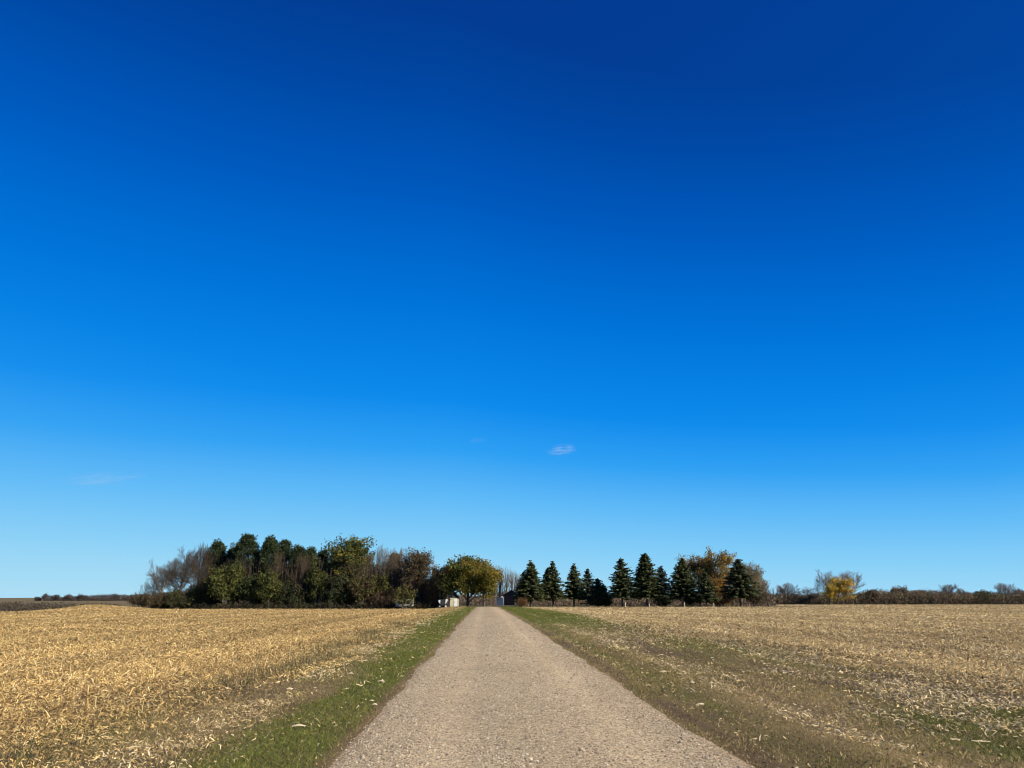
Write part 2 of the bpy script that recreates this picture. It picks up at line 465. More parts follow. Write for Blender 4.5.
def pine(name, px, top, w, D, label, seed, col=(.045, .062, .022), group='pines in the left wood', low=.45, n=5200, dens=40):
    rng = np.random.default_rng(seed); root = place(name, px, D, label, 'pine', group)
    H = zrow(top, D) - root.location.z; Rm = wpx(w, D) / 2
    zz = np.linspace(0, H * .97, 9); P = np.stack([np.cumsum(rng.normal(size=9) * .05), np.cumsum(rng.normal(size=9) * .05), zz], 1)
    g = Geo().add(*tubes(P[None], np.linspace(.22, .03, 9)[None], 8))
    ends = []; BP = []
    for k in range(dens):
        t = low + (1 - low) * (k + rng.uniform(0, 1)) / dens
        i = t / .97 * 8; j = min(int(i), 7); p = P[j] + (P[j + 1] - P[j]) * min(i - j, 1)
        u = (t - low) / (1 - low)
        r = max(Rm - .5, .3) * (min(1, .5 + u * 1.4)) * (1 - u ** 2.2) ** .7 * rng.uniform(.5, 1.1) + .1
        az = k * 2.4 + rng.normal() * .3
        e = p + np.array([math.cos(az) * r, math.sin(az) * r, r * rng.uniform(.0, .45)])
        mid = (p + e) / 2 + np.array([0, 0, -.1 * r]); BP.append(np.stack([p, mid, e])); ends += [e, mid * .3 + e * .7 + rng.normal(size=3) * .2]
    # a few dead snags lower on the stem
    for k in range(9):
        t = rng.uniform(.15, low); j = int(t / .97 * 8); p = P[j].copy(); p[2] = t * H; az = rng.uniform(0, 6.28); r = Rm * rng.uniform(.2, .6)
        e = p + np.array([math.cos(az) * r, math.sin(az) * r, -.1 * r]); BP.append(np.stack([p, (p + e) / 2, e]))
    BP = np.array(BP); g.add(*tubes(BP, np.tile([.05, .035, .015], (len(BP), 1)), 4))
    g.build('trunk', M['red_bark'], root, smooth=True)
    ends = np.array(ends); ends = np.vstack([ends, P[-1] + rng.normal(size=(4, 3)) * .25])
    ix = rng.integers(0, len(ends), n); cl = rng.uniform(.6, 1.4, (len(ends), 1))
    off = norm(rng.normal(size=(n, 3))) * rng.uniform(.1, 1, (n, 1)) ** .5 * np.array([.85, .85, .62])
    c = np.asarray(col) * cl[ix] * rng.uniform(.7, 1.3, (n, 1))
    g = Geo().add(*cards(rng, ends[ix] + off, off + rng.normal(size=(n, 3)) * .2 + [0, 0, .15], rng.uniform(.28, .5, n), rng.uniform(.10, .2, n), c))
    g.build('crown', M['needle'], root)
    return root

def shrub(name, px, top, w, D, label, seed, col, group=None, n=2600, leafsize=.2, twig=(.09, .065, .05), cat='shrub', stems=9, clump=.3, kids=(5, 5)):
    rng = np.random.default_rng(seed); root = place(name, px, D, label, cat, group)
    H = max(.5, zrow(top, D) - root.location.z); W = wpx(w, D)
    lv = grow(rng, kids, (.6, .4, .22), (45, 45), up=.2, first=.15, stems=stems, stem_angle=50, K=4)
    lv = fit(lv, W - .2, H - .1, depth=min(W, 3.5)); rr = [np.maximum(r, .011) for r in radii(lv, .035, .55)]
    g = Geo()
    g.add(*tubes(lv[0], rr[0], 4)); g.build('stem', M['bark'], root, smooth=True)
    g = Geo()
    for l, r in zip(lv[1:], rr[1:]): g.add(*tubes(l, r, 3, jit(rng, twig, len(l), .25, .06)))
    ends = lv[-1].reshape(-1, 3); ix = rng.integers(0, len(ends), n)
    cl = rng.uniform(.6, 1.4, (len(ends), 1))
    p = ends[ix] + rng.normal(size=(n, 3)) * clump * .5; p[:, 2] = np.maximum(p[:, 2], .03)
    cc = np.asarray(col, float)
    base = cc[rng.integers(0, len(cc), n)] if cc.ndim == 2 else cc
    sz = leafsize * rng.uniform(.6, 1.3, n)
    g.add(*cards(rng, p, rng.normal(size=(n, 3)), sz, sz * .7, base * cl[ix] * rng.uniform(.7, 1.3, (n, 1))))
    g.build('foliage', M['leaf'], root)
    return root

def brush_mass(name, label, cat, px0, px1, tops, D0, D1, seed, cols, n, size=.3, woody=900, rt=.02, ragged=.35):
    """uncountable undergrowth: one object of leaf faces and thin stems between two distances"""
    rng = np.random.default_rng(seed)
    px = rng.uniform(px0, px1, n); D = rng.uniform(D0, D1, n)
    L = (px - 512) / F * D * math.cos(PITCH)
    x = CX + FW[0] * D + RT[0] * L; y = CY + FW[1] * D + RT[1] * L
    z0 = terrain(x, y)
    tp = np.interp(px, [t[0] for t in tops], [t[1] for t in tops])
    zt = CH + D * np.tan(PITCH - np.arctan((tp - 384) / F))
    h = np.maximum(zt - z0, .3) * (1 - ragged + ragged * 1.3 * fbm(x * .45, y * .45, seed, 3) + ragged * .25 * rng.uniform(-1, 1, n))
    u = rng.uniform(0, 1, n) ** .8
    p = np.stack([x, y, z0 + h * u], 1)
    cc = np.asarray(cols, float); k = (fbm(x * .28, y * .28, seed + 50, 3) - .25) / .5 * len(cc); k = np.clip(k + rng.normal(size=n) * .3, 0, len(cc) - 1).astype(int)
    col = cc[k] * rng.uniform(.6, 1.4, (n, 1))
    sz = size * rng.uniform(.6, 1.4, n)
    g = Geo().add(*cards(rng, p, rng.normal(size=(n, 3)), sz, sz * .7, col))
    j = rng.integers(0, n, woody); q = p[j].copy(); q0 = q.copy(); q0[:, 2] = z0[j]; q1 = q.copy(); q1[:, 2] = z0[j] + h[j] * 1.05
    q1[:, :2] += rng.normal(size=(woody, 2)) * .35; mid = (q0 + q1) / 2 + rng.normal(size=(woody, 3)) * .12
    g.add(*tubes(np.stack([q0, mid, q1], 1), np.tile([rt * 1.4, rt, rt * .5], (woody, 1)), 3, jit(rng, (.10, .075, .06), woody, .3)))
    o = g.build(name, M['leaf'])
    return tag(o, label, cat, kind='stuff')

exec_trees = True
# colours (linear albedo)
OLIVE = (.075, .080, .019); DKGREEN = (.042, .060, .018); OCHRE = (.26, .155, .022); GOLD = (.42, .27, .04); BROWN = (.105, .066, .036)
RUST = (.30, .13, .03); YGREEN = (.10, .098, .022); TAN = (.26, .18, .09); DKBR = (.06, .042, .026); GREYB = (.13, .105, .085)

# ---- left wood --------------------------------------------------
W_ = 'bare trees at the left end of the wood'
bare_tree('bare_tree', 163, 561, 36, 146, 'pale bare tree leaning outwards at the left end of the wood', 1, (.10, .08, .06), W_, bark='pale_bark', lean=(-.30, 0), kids=(8, 7, 6, 4), r0=.24, up=.14, rtwig=.0155)
bare_tree('bare_tree', 180, 549, 46, 149, 'bare spreading tree with dark forked limbs, second from the left end of the wood', 2, (.08, .06, .042), W_, lean=(-.16, 0), kids=(9, 8, 7, 5), r0=.26, up=.12, rtwig=.0155)
bare_tree('bare_tree', 198, 545, 44, 151, 'bare brown-twigged tree just left of the olive leafy tree in the wood', 3, (.08, .058, .038), W_, kids=(9, 8, 7, 6), r0=.26, up=.12, rtwig=.0155)
bare_tree('bare_tree', 212, 550, 34, 158, 'reddish-brown bare tree behind the olive leafy tree in the wood', 4, (.075, .054, .034), W_, kids=(9, 8, 7, 6), up=.15, rtwig=.0155)
bare_tree('dead_sapling', 144, 582, 9, 150, 'thin dead sapling sticking up from the low brush left of the wood', 5, (.12, .09, .07), None, kids=(5, 4, 3), r0=.06, first=.4)
pine('pine_tree', 212, 543, 24, 153, 'slim pine with a small round dark top, leftmost pine of the wood', 11, low=.50, n=6500, dens=40)
pine('pine_tree', 242, 536, 34, 151, 'tallest broad-topped dark pine above the olive leafy tree in the wood', 12, low=.36, n=12000, dens=80)
pine('pine_tree', 229, 549, 30, 155, 'lower dark pine filling the gap left of the tallest pine', 13, low=.25, n=8500, dens=60)
pine('pine_tree', 267, 539, 26, 150, 'narrow pine with a pointed dark top, second tallest pine right of the tallest one', 14, low=.40, n=9000, dens=60)
pine('pine_tree', 281, 542, 26, 153, 'reddish-stemmed pine with a flat tufted top next to the narrow pointed pine', 15, low=.46, n=8000, dens=54)
pine('pine_tree', 295, 548, 24, 151, 'shorter pine with a small dark crown and a long bare red stem in mid wood', 16, low=.45, n=7000, dens=46)
pine('pine_tree', 308, 550, 22, 152, 'thin pine just left of the tall green-gold tree', 17, low=.35, n=7500, dens=50)
pine('pine_tree', 320, 552, 22, 156, 'dark pine touching the left flank of the tall green-gold tree', 18, low=.3, n=6500, dens=44)
pine('pine_tree', 255, 553, 28, 158, 'dark pine in the dip between the tallest pine and the narrow pointed pine', 19, low=.2, n=7500, dens=50)
pine('pine_tree', 393, 555, 20, 158, 'dark narrow pine among the bare trees at the right of the wood', 20, low=.25, n=6000, dens=44)
leafy_tree('leafy_tree', 224, 564, 32, 146, 'bushy olive-green tree at the front of the wood below the tallest pine', 31, [OLIVE, (.075, .085, .02), YGREEN], n=11000, stems=3, clump=.7, first=.08, leafsize=.32)
leafy_tree('leafy_tree', 250, 575, 22, 147, 'low dark green tree at the wood front right of the bushy olive tree', 32, [DKGREEN, (.06, .075, .02)], n=7000, stems=3, clump=.65, first=.08)
leafy_tree('leafy_tree', 268, 571, 22, 146, 'rounded yellow-green tree at the wood front below the narrow pointed pine', 33, [OLIVE, YGREEN, (.075, .085, .02)], n=8000, stems=3, clump=.6, first=.08)
leafy_tree('leafy_tree', 292, 580, 26, 147, 'low dark bushy tree at the wood front below the red-stemmed pines', 34, [DKGREEN, DKBR, (.05, .06, .02)], n=7500, stems=3, clump=.65, first=.08)
leafy_tree('leafy_tree', 318, 566, 20, 147, 'narrow upright olive tree at the wood front left of the tall green-gold tree', 35, [OLIVE, (.075, .085, .02)], n=7000, stems=2, clump=.55, first=.08)
leafy_tree('leafy_tree', 345, 537, 52, 152, 'tall broad green-gold leafy tree, highest crown in the right half of the wood', 36, [(.12, .12, .022), (.07, .085, .02), (.19, .15, .024), DKGREEN], n=17000, kids=(9, 6, 5), clump=.75, first=.3, leafsize=.34, r0=.3)
leafy_tree('leafy_tree', 338, 572, 26, 147, 'dark green tree at the wood front below the tall green-gold tree', 37, [DKGREEN, (.055, .065, .02), DKBR], n=8000, stems=3, clump=.65, first=.08)
leafy_tree('leafy_tree', 361, 577, 26, 146, 'olive-brown bushy tree at the wood front right of the tall green-gold tree', 38, [(.10, .09, .025), BROWN, OLIVE], n=8000, stems=3, clump=.6, first=.08)
leafy_tree('leafy_tree', 380, 574, 20, 148, 'pale yellow-green tree half seen below the bare trees of the wood', 39, [YGREEN, OLIVE, (.2, .17, .04)], n=4600, stems=2, clump=.5, first=.15, leafsize=.26)
B_ = 'bare trees at the right of the wood'
bare_tree('bare_tree', 379, 546, 30, 155, 'grey bare tree right of the tall green-gold tree', 41, (.15, .12, .085), B_, kids=(9, 7, 6, 4))
bare_tree('bare_tree', 398, 549, 30, 153, 'brown bare tree between the grey bare tree and the russet oak', 42, (.14, .10, .065), B_, kids=(9, 7, 6, 5))
bare_tree('bare_tree', 410, 553, 24, 158, 'thin bare tree close against the left of the russet oak', 43, (.13, .10, .08), B_, kids=(8, 7, 6, 4))
leafy_tree('oak_tree', 421, 550, 50, 149, 'broad russet-brown oak at the right end of the wood', 44, [(.12, .086, .042), (.09, .068, .034), (.14, .10, .046), (.075, .06, .032)], n=15000, kids=(9, 7, 5), clump=.55, first=.15, leafsize=.25, r0=.26)
leafy_tree('oak_tree', 440, 565, 26, 146, 'smaller brown oak beside the green-ochre maple', 45, [(.115, .084, .04), (.09, .068, .034), (.095, .08, .032)], n=8000, kids=(8, 6, 5), clump=.5, first=.12, leafsize=.24)
shrub('shrub', 404, 586, 22, 142.6, 'yellow-green bush in front of the half hidden white trailer', 46, [YGREEN, OLIVE, (.2, .17, .04)], n=2000, leafsize=.24)
shrub('shrub', 382, 590, 26, 146, 'dark brown brush left of the half hidden white trailer', 47, [DKBR, BROWN], n=3200)
shrub('shrub', 432, 590, 20, 146, 'brown bush at the foot of the russet oak', 48, [BROWN, DKBR], n=2600)
# front brush, left end
shrub('shrub', 143, 593, 30, 141, 'brown brushy thicket, leftmost bush at the edge of the stubble', 51, [(.10, .075, .04), (.075, .07, .03), BROWN], n=4600, stems=14)
shrub('shrub', 158, 592, 24, 144, 'reddish-brown brush under the pale leaning bare tree', 52, [(.11, .07, .04), BROWN, (.07, .065, .03)], n=4200, stems=13)
shrub('shrub', 177, 590, 28, 144, 'olive undergrowth bush below the spreading bare tree', 53, [(.075, .075, .025), (.06, .058, .024)], n=5200, stems=13)
shrub('shrub', 199, 586, 24, 146, 'dark green bush left of the bushy olive tree', 54, [DKGREEN, (.055, .06, .022)], n=5200, stems=12)
brush_mass('undergrowth', 'dark tangled undergrowth filling the left wood between its trunks', 'undergrowth', 158, 446, [(158, 597), (185, 590), (205, 576), (235, 562), (300, 561), (345, 563), (400, 566), (436, 580), (446, 592)], 147, 176, 61, [DKBR, (.055, .05, .022), (.07, .065, .024), (.08, .055, .032), (.10, .068, .04)], 30000, .36, 4000, .04, .5)
brush_mass('front_brush', 'low tangled brush and weeds along the front foot of the left wood', 'undergrowth', 150, 446, [(150, 603), (190, 600), (215, 603), (240, 598), (262, 603), (290, 599), (312, 603), (330, 597), (352, 603), (375, 597), (390, 602), (420, 598), (446, 602)], 144, 147, 62, [(.06, .05, .022), (.05, .052, .02), (.085, .06, .03), (.045, .048, .018)], 7500, .26, 700, .02, .8)
for i, (px, top, w, lab) in enumerate([(236, 552, 26, 'bare brown tree under the tallest pine, behind the bushy olive tree'), (276, 551, 26, 'bare russet-twigged tree among the pine stems right of the yellow-green tree'), (301, 553, 24, 'bare brown tree among the thin pines left of the tall green-gold tree'), (358, 556, 26, 'bare dark-limbed tree at the right shoulder of the tall green-gold tree')]):
    bare_tree('bare_tree', px, top, w, 149, lab, 410 + i, (.085, .062, .036), 'bare trees among the pines', kids=(8, 6, 5, 3), first=.3)
# maple by the road
def mtint(rng, e, H, W):
    u = e[:, 0] / W + .25 * rng.normal(size=len(e)) - .25 * (e[:, 2] / H - .5)
    return np.where(u > .12, 3, np.where(u > -.05, 2, np.where(u > -.22, 1, 0)))
leafy_tree('maple_tree', 468, 556, 54, 147, 'round green-ochre maple left of the road end', 71, [(.07, .08, .016), (.125, .118, .018), (.165, .138, .02), (.21, .15, .022)], n=26000, kids=(11, 7, 5), clump=.8, first=.14, leafsize=.32, r0=.28, low=.1, stems=1, tint=mtint)
leafy_tree('maple_tree', 484, 572, 24, 145, 'lower ochre maple on the road side of the round green-ochre maple', 72, [(.17, .14, .022), (.15, .13, .022), (.13, .12, .02)], n=6000, kids=(7, 6, 4), clump=.6, first=.18, leafsize=.28, low=.3, r0=.15)
# poplars behind the farm
P_ = 'bare poplars behind the farm shed'
for i, (px, top, w, dd, lab) in enumerate([(494, 568, 10, 290, 'leftmost slender bare poplar behind the farm shed'), (500, 566, 10, 296, 'slender bare poplar above the pale lean-to of the shed'), (506, 566, 10, 288, 'bare poplar standing right above the shed ridge'), (512, 568, 10, 294, 'bare poplar just right of the shed ridge'), (518, 571, 10, 290, 'shorter bare poplar partly behind the first spruce')]):
    bare_tree('poplar_tree', px, top, w, dd, lab, 80 + i, (.16, .14, .12), P_, kids=(15, 5, 4), first=.12, r0=.3, rtwig=.016)
brush_mass('farm_brush', 'brown brush growing behind the farm shed', 'brush', 486, 524, [(486, 595), (505, 590), (524, 592)], 300, 320, 143, [(.12, .085, .06), (.16, .12, .085), (.09, .07, .05)], 4000, .5, 700, .03, .6)
# ---- spruces -----------------------------------------------------
SB = (.08, .095, .055)
spruce('spruce_tree', 531, 563, 27, 139, 'first dark spruce right of the road, with a ragged double top', 101, twin=[(-1.25, .2, 5.9, .62), (.4, 0, 7.1, .4)])
spruce('spruce_tree', 553, 563, 22, 144, 'second spruce from the road, with a lower shoulder on its left', 102, twin=[(-.95, .2, 6.7, .66)])
spruce('spruce_tree', 574, 566, 23, 148, 'third spruce from the road, slim with a sharp tip', 103)
spruce('spruce_tree', 588, 570, 17, 152, 'narrow blue-green spruce behind the third and fifth spruces', 104, col=SB)
spruce('spruce_tree', 598, 579, 22, 146, 'smallest rounded spruce in the gap before the tall ragged one', 105, twin=[(.95, 0, 4.0, .75)], sparse=1.0, low=.2)
spruce('spruce_tree', 622, 559, 28, 143, 'ragged-sided tall spruce standing in the middle of the row', 106)
spruce('spruce_tree', 647, 554, 29, 143, 'tallest spruce of the row, with twin tips', 107, twin=[(-.5, 0, 8.95, .75)])
spruce('spruce_tree', 662, 567, 20, 153, 'bluish spruce half hidden behind the tallest spruce', 108, col=(.055, .07, .06))
spruce('spruce_tree', 684, 560, 29, 142, 'dense spruce at the left flank of the gold trees', 109, sparse=1.35, col=(.084, .09, .032))
spruce('spruce_tree', 706, 573, 24, 139, 'low drooping spruce standing in front of the gold trees', 110, col=(.074, .084, .032))
spruce('spruce_tree', 740, 560, 33, 142, 'broad dark spruce, last of the row on the right', 111, sparse=1.4, col=(.075, .084, .032))
# gold trees
G_ = 'gold autumn trees behind the spruces'
leafy_tree('gold_tree', 700, 555, 44, 158, 'gold-brown tree rising behind the dense spruce', 121, [(.30, .19, .045), (.22, .14, .05), (.17, .11, .045)], G_, n=12500, kids=(9, 7, 5), clump=.55, first=.25, leafsize=.25)
leafy_tree('gold_tree', 720, 550, 40, 155, 'tallest gold tree, left of the last dark spruce', 122, [(.38, .24, .045), (.28, .19, .05), (.2, .14, .05)], G_, n=12500, kids=(9, 7, 5), clump=.55, first=.2, leafsize=.25)
leafy_tree('gold_tree', 718, 578, 22, 148, 'rusty orange small tree below the tallest gold tree', 123, [RUST, (.32, .18, .04), OCHRE], G_, n=5000, kids=(8, 6, 4), clump=.5, first=.12, leafsize=.24)
bare_tree('gold_tree', 754, 563, 26, 156, 'half-bare yellowish tree right of the last dark spruce', 124, (.17, .13, .09), G_, kids=(9, 7, 6, 4), leaf=(.30, .22, .07), nleaf=2600)
bare_tree('bare_tree', 768, 578, 24, 160, 'grey bare bushy tree at the right end of the gold trees', 125, (.14, .11, .09), None, kids=(9, 7, 6, 4), first=.15)
shrub('shrub', 522, 597.5, 10, 136, 'orange-brown dry bush under the first spruce', 131, [(.22, .11, .04), (.16, .085, .035)], n=1500, leafsize=.14)
shrub('shrub', 722, 594, 26, 141, 'rusty leafy bush left of the last dark spruce trunk', 132, [(.26, .15, .045), (.18, .11, .04), DKBR], n=2200)
shrub('shrub', 690, 592, 26, 147, 'dark olive bush behind the dense spruce trunk', 133, [(.06, .055, .022), DKBR], n=3600)
shrub('shrub', 662, 595, 22, 147, 'dark olive bush right of the tallest spruce trunk', 134, [(.055, .06, .022), DKGREEN], n=3200)
shrub('shrub', 605, 593, 16, 149, 'small green bush right of the smallest spruce', 135, [(.06, .075, .025), DKGREEN], n=2400)
shrub('shrub', 757, 590, 22, 150, 'brown tangled bush under the half-bare yellowish tree', 136, [BROWN, (.13, .1, .05), DKBR], n=2600)
brush_mass('undergrowth', 'brown dry brush and weeds behind the spruce trunks', 'undergrowth', 515, 775, [(515, 599), (560, 596.5), (620, 596), (700, 592), (775, 595)], 165, 215, 141, [(.15, .105, .06), (.2, .145, .08), (.11, .08, .045), (.24, .17, .09)], 15000, .4, 1500, .03)
brush_mass('undergrowth', 'pale dry weeds behind the maple trunks', 'undergrowth', 440, 496, [(440, 593), (470, 595), (496, 596)], 215, 260, 142, [(.16, .115, .07), (.22, .165, .10), (.10, .07, .045)], 5000, .4, 500, .03)

# ---- far right tree line ------------------------------------------
brush_mass('treeline_brush', 'low brown tree line closing the right field, seen as one mass', 'brush', 756, 1060, [(756, 592), (800, 594), (860, 593), (868, 590), (900, 591), (930, 590), (990, 593), (1060, 591)], 325, 350, 151,
           [(.15, .115, .075), (.22, .15, .09), (.17, .155, .065), (.25, .155, .09), (.13, .115, .06)], 42000, .55, 5000, .045, .5)
T_ = 'trees of the far right tree line'
FT = [
 (787, 583, 20, 330, 'b', 'grey bare tree of the far tree line, first right of the gold trees'),
 (806, 587, 22, 330, 'b', 'low grey-brown bare tree of the far tree line left of the yellow tree'),
 (852, 571, 22, 318, 'b', 'tall spreading bare tree just behind the yellow tree'),
 (829, 570, 20, 322, 'b', 'bare upright top rising behind the left of the yellow tree'),
 (869, 589, 20, 330, 'r', 'round dark brown tree right of the tall spreading bare tree'),
 (898, 586, 26, 334, 'r', 'rounded brown tree topping the tree line midway to the right edge'),
 (922, 590, 22, 334, 'r', 'low dark reddish tree left of the wide bare tree'),
 (950, 584, 20, 330, 'b', 'bare tree with open forked branches above the right part of the tree line'),
 (962, 588, 14, 332, 'b', 'small bare tree leaning right beside the open forked one'),
 (985, 590, 20, 330, 'o', 'olive rounded tree near the right end of the tree line'),
 (1006, 583, 18, 330, 'b', 'bare crooked tree near the right edge of the picture'),
 (1019, 588, 18, 332, 'b', 'brown bare tree at the very right edge of the picture'),
]
for i, (px, top, w, D, k, lab) in enumerate(FT):
    if k == 'b': bare_tree('bare_tree', px, top, w, D, lab, 200 + i, (.13, .10, .085), T_, kids=(8, 6, 5, 4), first=.2, r0=.3, rtwig=.03)
    elif k == 'r': leafy_tree('brown_tree', px, top, w, D, lab, 200 + i, [(.12, .08, .05), (.15, .10, .06), (.09, .075, .04)], T_, n=3500, kids=(8, 6, 4), clump=1.0, first=.12, leafsize=.5, r0=.3)
    else: leafy_tree('olive_tree', px, top, w, D, lab, 200 + i, [(.09, .08, .035), (.07, .07, .03)], T_, n=3500, kids=(8, 6, 4), clump=1.0, first=.12, leafsize=.5, r0=.3)
leafy_tree('yellow_tree', 836, 577, 27, 312, 'bright yellow leafy tree standing out of the far right tree line', 231, [(.60, .40, .05), (.52, .34, .05), (.40, .28, .05), (.28, .22, .05)], T_, n=9500, kids=(9, 7, 5), clump=.9, first=.06, leafsize=.42, r0=.25)

# ---- far left ------------------------------------------------------
brush_mass('valley_brush', 'dark brown brush in the hollow beyond the left stubble field', 'brush', -60, 124, [(-60, 601.5), (40, 602), (96, 602.8), (124, 603.6)], 300, 420, 161, [(.05, .04, .026), (.075, .055, .034), (.06, .052, .024), (.10, .075, .045)], 15000, .6, 900, .05, .3)
brush_mass('distant_wood', 'distant strip of bare woodland on the far left ridge', 'wood', 44, 150, [(44, 598), (62, 597), (82, 595.5), (100, 594.3), (130, 594.6), (150, 594)], 860, 900, 162, [(.10, .085, .075), (.085, .075, .06), (.12, .095, .08)], 9000, 1.0, 900, .1, .5)
for i, (px, top, w, lab) in enumerate([(46, 593.3, 6, 'distant lone bare tree, tallest on the far left ridge'), (38, 597, 5, 'tiny distant bush left of the lone ridge tree'), (56, 594.5, 8, 'distant round bare tree, second along the far left ridge'), (68, 594.3, 9, 'distant bare tree third along the far left ridge'), (83, 594.0, 10, 'distant broad bare tree fourth along the far left ridge'), (116, 593.5, 7, 'distant bare tree just left of the brushy thicket')]):
    leafy_tree('distant_tree', px, top, w, 850, lab, 250 + i, [(.11, .095, .085), (.085, .075, .065)], 'trees on the far left ridge', n=1200, kids=(6, 5, 4), clump=1.6, first=.15, leafsize=.8, r0=.3)

# ------------------------------------------------------------------ ground
def straw_col(right):
    return np.where(right[:, None], np.array([[.16, .115, .056]]), np.array([[.20, .13, .054]]))

rad = np.concatenate([[0.01], 2.2 * (7000 / 2.2) ** (np.arange(250) / 249)]); na = 420
an = np.arange(na) * 2 * math.pi / na
X = CX + rad[:, None] * np.cos(an)[None]; Y = CY + rad[:, None] * np.sin(an)[None]
Z = terrain(X, Y)
idx = np.arange(len(rad) * na).reshape(len(rad), na)
fq = np.stack([idx[:-1], np.roll(idx[:-1], -1, 1), np.roll(idx[1:], -1, 1), idx[1:]], -1).reshape(-1, 4)[:, ::-1]
fx, fy = X.ravel(), Y.ravel()
gc = straw_col(fx > 0)
Dg = (fx - CX) * FW[0] + (fy - CY) * FW[1]
_, sg = hollow(fx, fy)
yard = sst(138, 143, fy) * (np.abs(fx + 10) < 75) * (fy < 260)
gc = gc * (1 - yard[:, None]) + np.array([.085, .075, .03]) * yard[:, None]
vall = sst(15, 40, sg)[:, None]
gc = gc * (1 - vall) + np.array([.13, .098, .045]) * vall
Geo().add(np.stack([fx, fy, Z.ravel()], 1), fq, gc).build('ground', M['ground'], smooth=True)['kind'] = 'structure'

def strip(name, mat, xl, xr, ys, nx, dz, colf, crown=0.0):
    t = np.linspace(0, 1, nx)[None]; yy = ys[:, None] + 0 * t
    x0 = xl(ys)[:, None]; x1 = xr(ys)[:, None]; xx = x0 + (x1 - x0) * t
    z = terrain(xx, yy) + dz(xx, yy, t)
    id_ = np.arange(xx.size).reshape(xx.shape)
    f = np.stack([id_[:-1, :-1], id_[:-1, 1:], id_[1:, 1:], id_[1:, :-1]], -1).reshape(-1, 4)
    o = Geo().add(np.stack([xx.ravel(), yy.ravel(), z.ravel()], 1), f, colf(xx.ravel(), yy.ravel())).build(name, mat, smooth=True)
    o['kind'] = 'structure'; return o

ys = np.concatenate([np.arange(-6, 4, .5), np.arange(4, 22, .12), np.arange(22, 60, .3), np.arange(60, 147, .7)])
def roadz(xx, yy, t):
    u = np.clip(np.abs(xx) / ROADW, 0, 1); rut = np.exp(-((np.abs(xx) - .95) / .35) ** 2)
    return .085 * (1 - u ** 2) + .01 - .02 * rut + .015 * (fbm(xx * 1.3, yy * 1.3, 5, 3) - .5) * (u < .95)
def roadc(x, y):
    rut = np.exp(-((np.abs(x) - .95) / .38) ** 2); e = sst(1.62, 2.1, np.abs(x + .12) + .12 * 0 + .25 * (fbm(x * 2, y * .8, 8) - .5))
    c = np.array([[.42, .325, .195]]) * (1 + .17 * rut - .09)[:, None]
    c = c * (1 - e[:, None]) + np.array([[.27, .19, .115]]) * e[:, None]
    return c * (.9 + .2 * fbm(x * .8, y * .25, 9))[:, None]
strip('gravel_road', M['road'], road_l, road_r, ys, 34, roadz, roadc)

def vergez(xx, yy, t):
    hump = np.sin(np.clip(t, 0, 1) * math.pi) * .05
    return .006 + hump * (t > 0) * (t < 1) + .05 * (fbm(xx * 1.6, yy * 1.1, 15, 3) - .45) * sst(0, .15, t) * (1 - sst(.85, 1, t))
def vergec(x, y):
    g = green(x, y)[:, None]; b = bare(x, y)[:, None]
    n = fbm(x * 1.1, y * .6, 55, 3)[:, None]
    band = np.exp(-((x - ROADW - 1.35) / .4) ** 2)[:, None]
    dead = np.array([[.165, .115, .05]]) * (.5 + .7 * n + .6 * band)
    c = dead * (1 - g) + np.array([[.088, .094, .024]]) * g
    return c * (1 - b) + np.array([[.105, .070, .034]]) * b
strip('grass_verge', M['ground'], lambda y: edge_l(y) - .8, lambda y: road_l(y) + .12, ys, 46, vergez, vergec)
strip('grass_verge', M['ground'], lambda y: road_r(y) - .12, lambda y: edge_r(y) + .8, ys, 76, vergez, vergec)
# farmyard turning area at the road end
def surf(x, y):
    """height of whatever lies on top here"""
    z = terrain(x, y)
    el, er, rl, rr_ = edge_l(y) - .8, edge_r(y) + .8, road_l(y), road_r(y)
    tl = (x - el) / (rl + .12 - el); tr = (x - (rr_ - .12)) / (er - rr_ + .12)
    zl = vergez(x, y, tl); zr = vergez(x, y, tr); zro = roadz(x, y, 0)
    return z + np.where((x > rl) & (x < rr_), zro, np.where((tl >= 0) & (tl <= 1), zl, np.where((tr >= 0) & (tr <= 1), zr, 0)))

# ------------------------------------------------------------------ litter, grass, gravel (stuff)
def sample(rng, d0, d1, dens, spread=.74):
    area = spread * (d1 ** 2 - d0 ** 2) + 4 * (d1 - d0)
    n = int(area * dens); D = np.sqrt(rng.uniform(d0 ** 2, d1 ** 2, n)); L = rng.uniform(-1, 1, n) * (spread * D + 2)
    return CX + FW[0] * D + RT[0] * L, CY + FW[1] * D + RT[1] * L, D

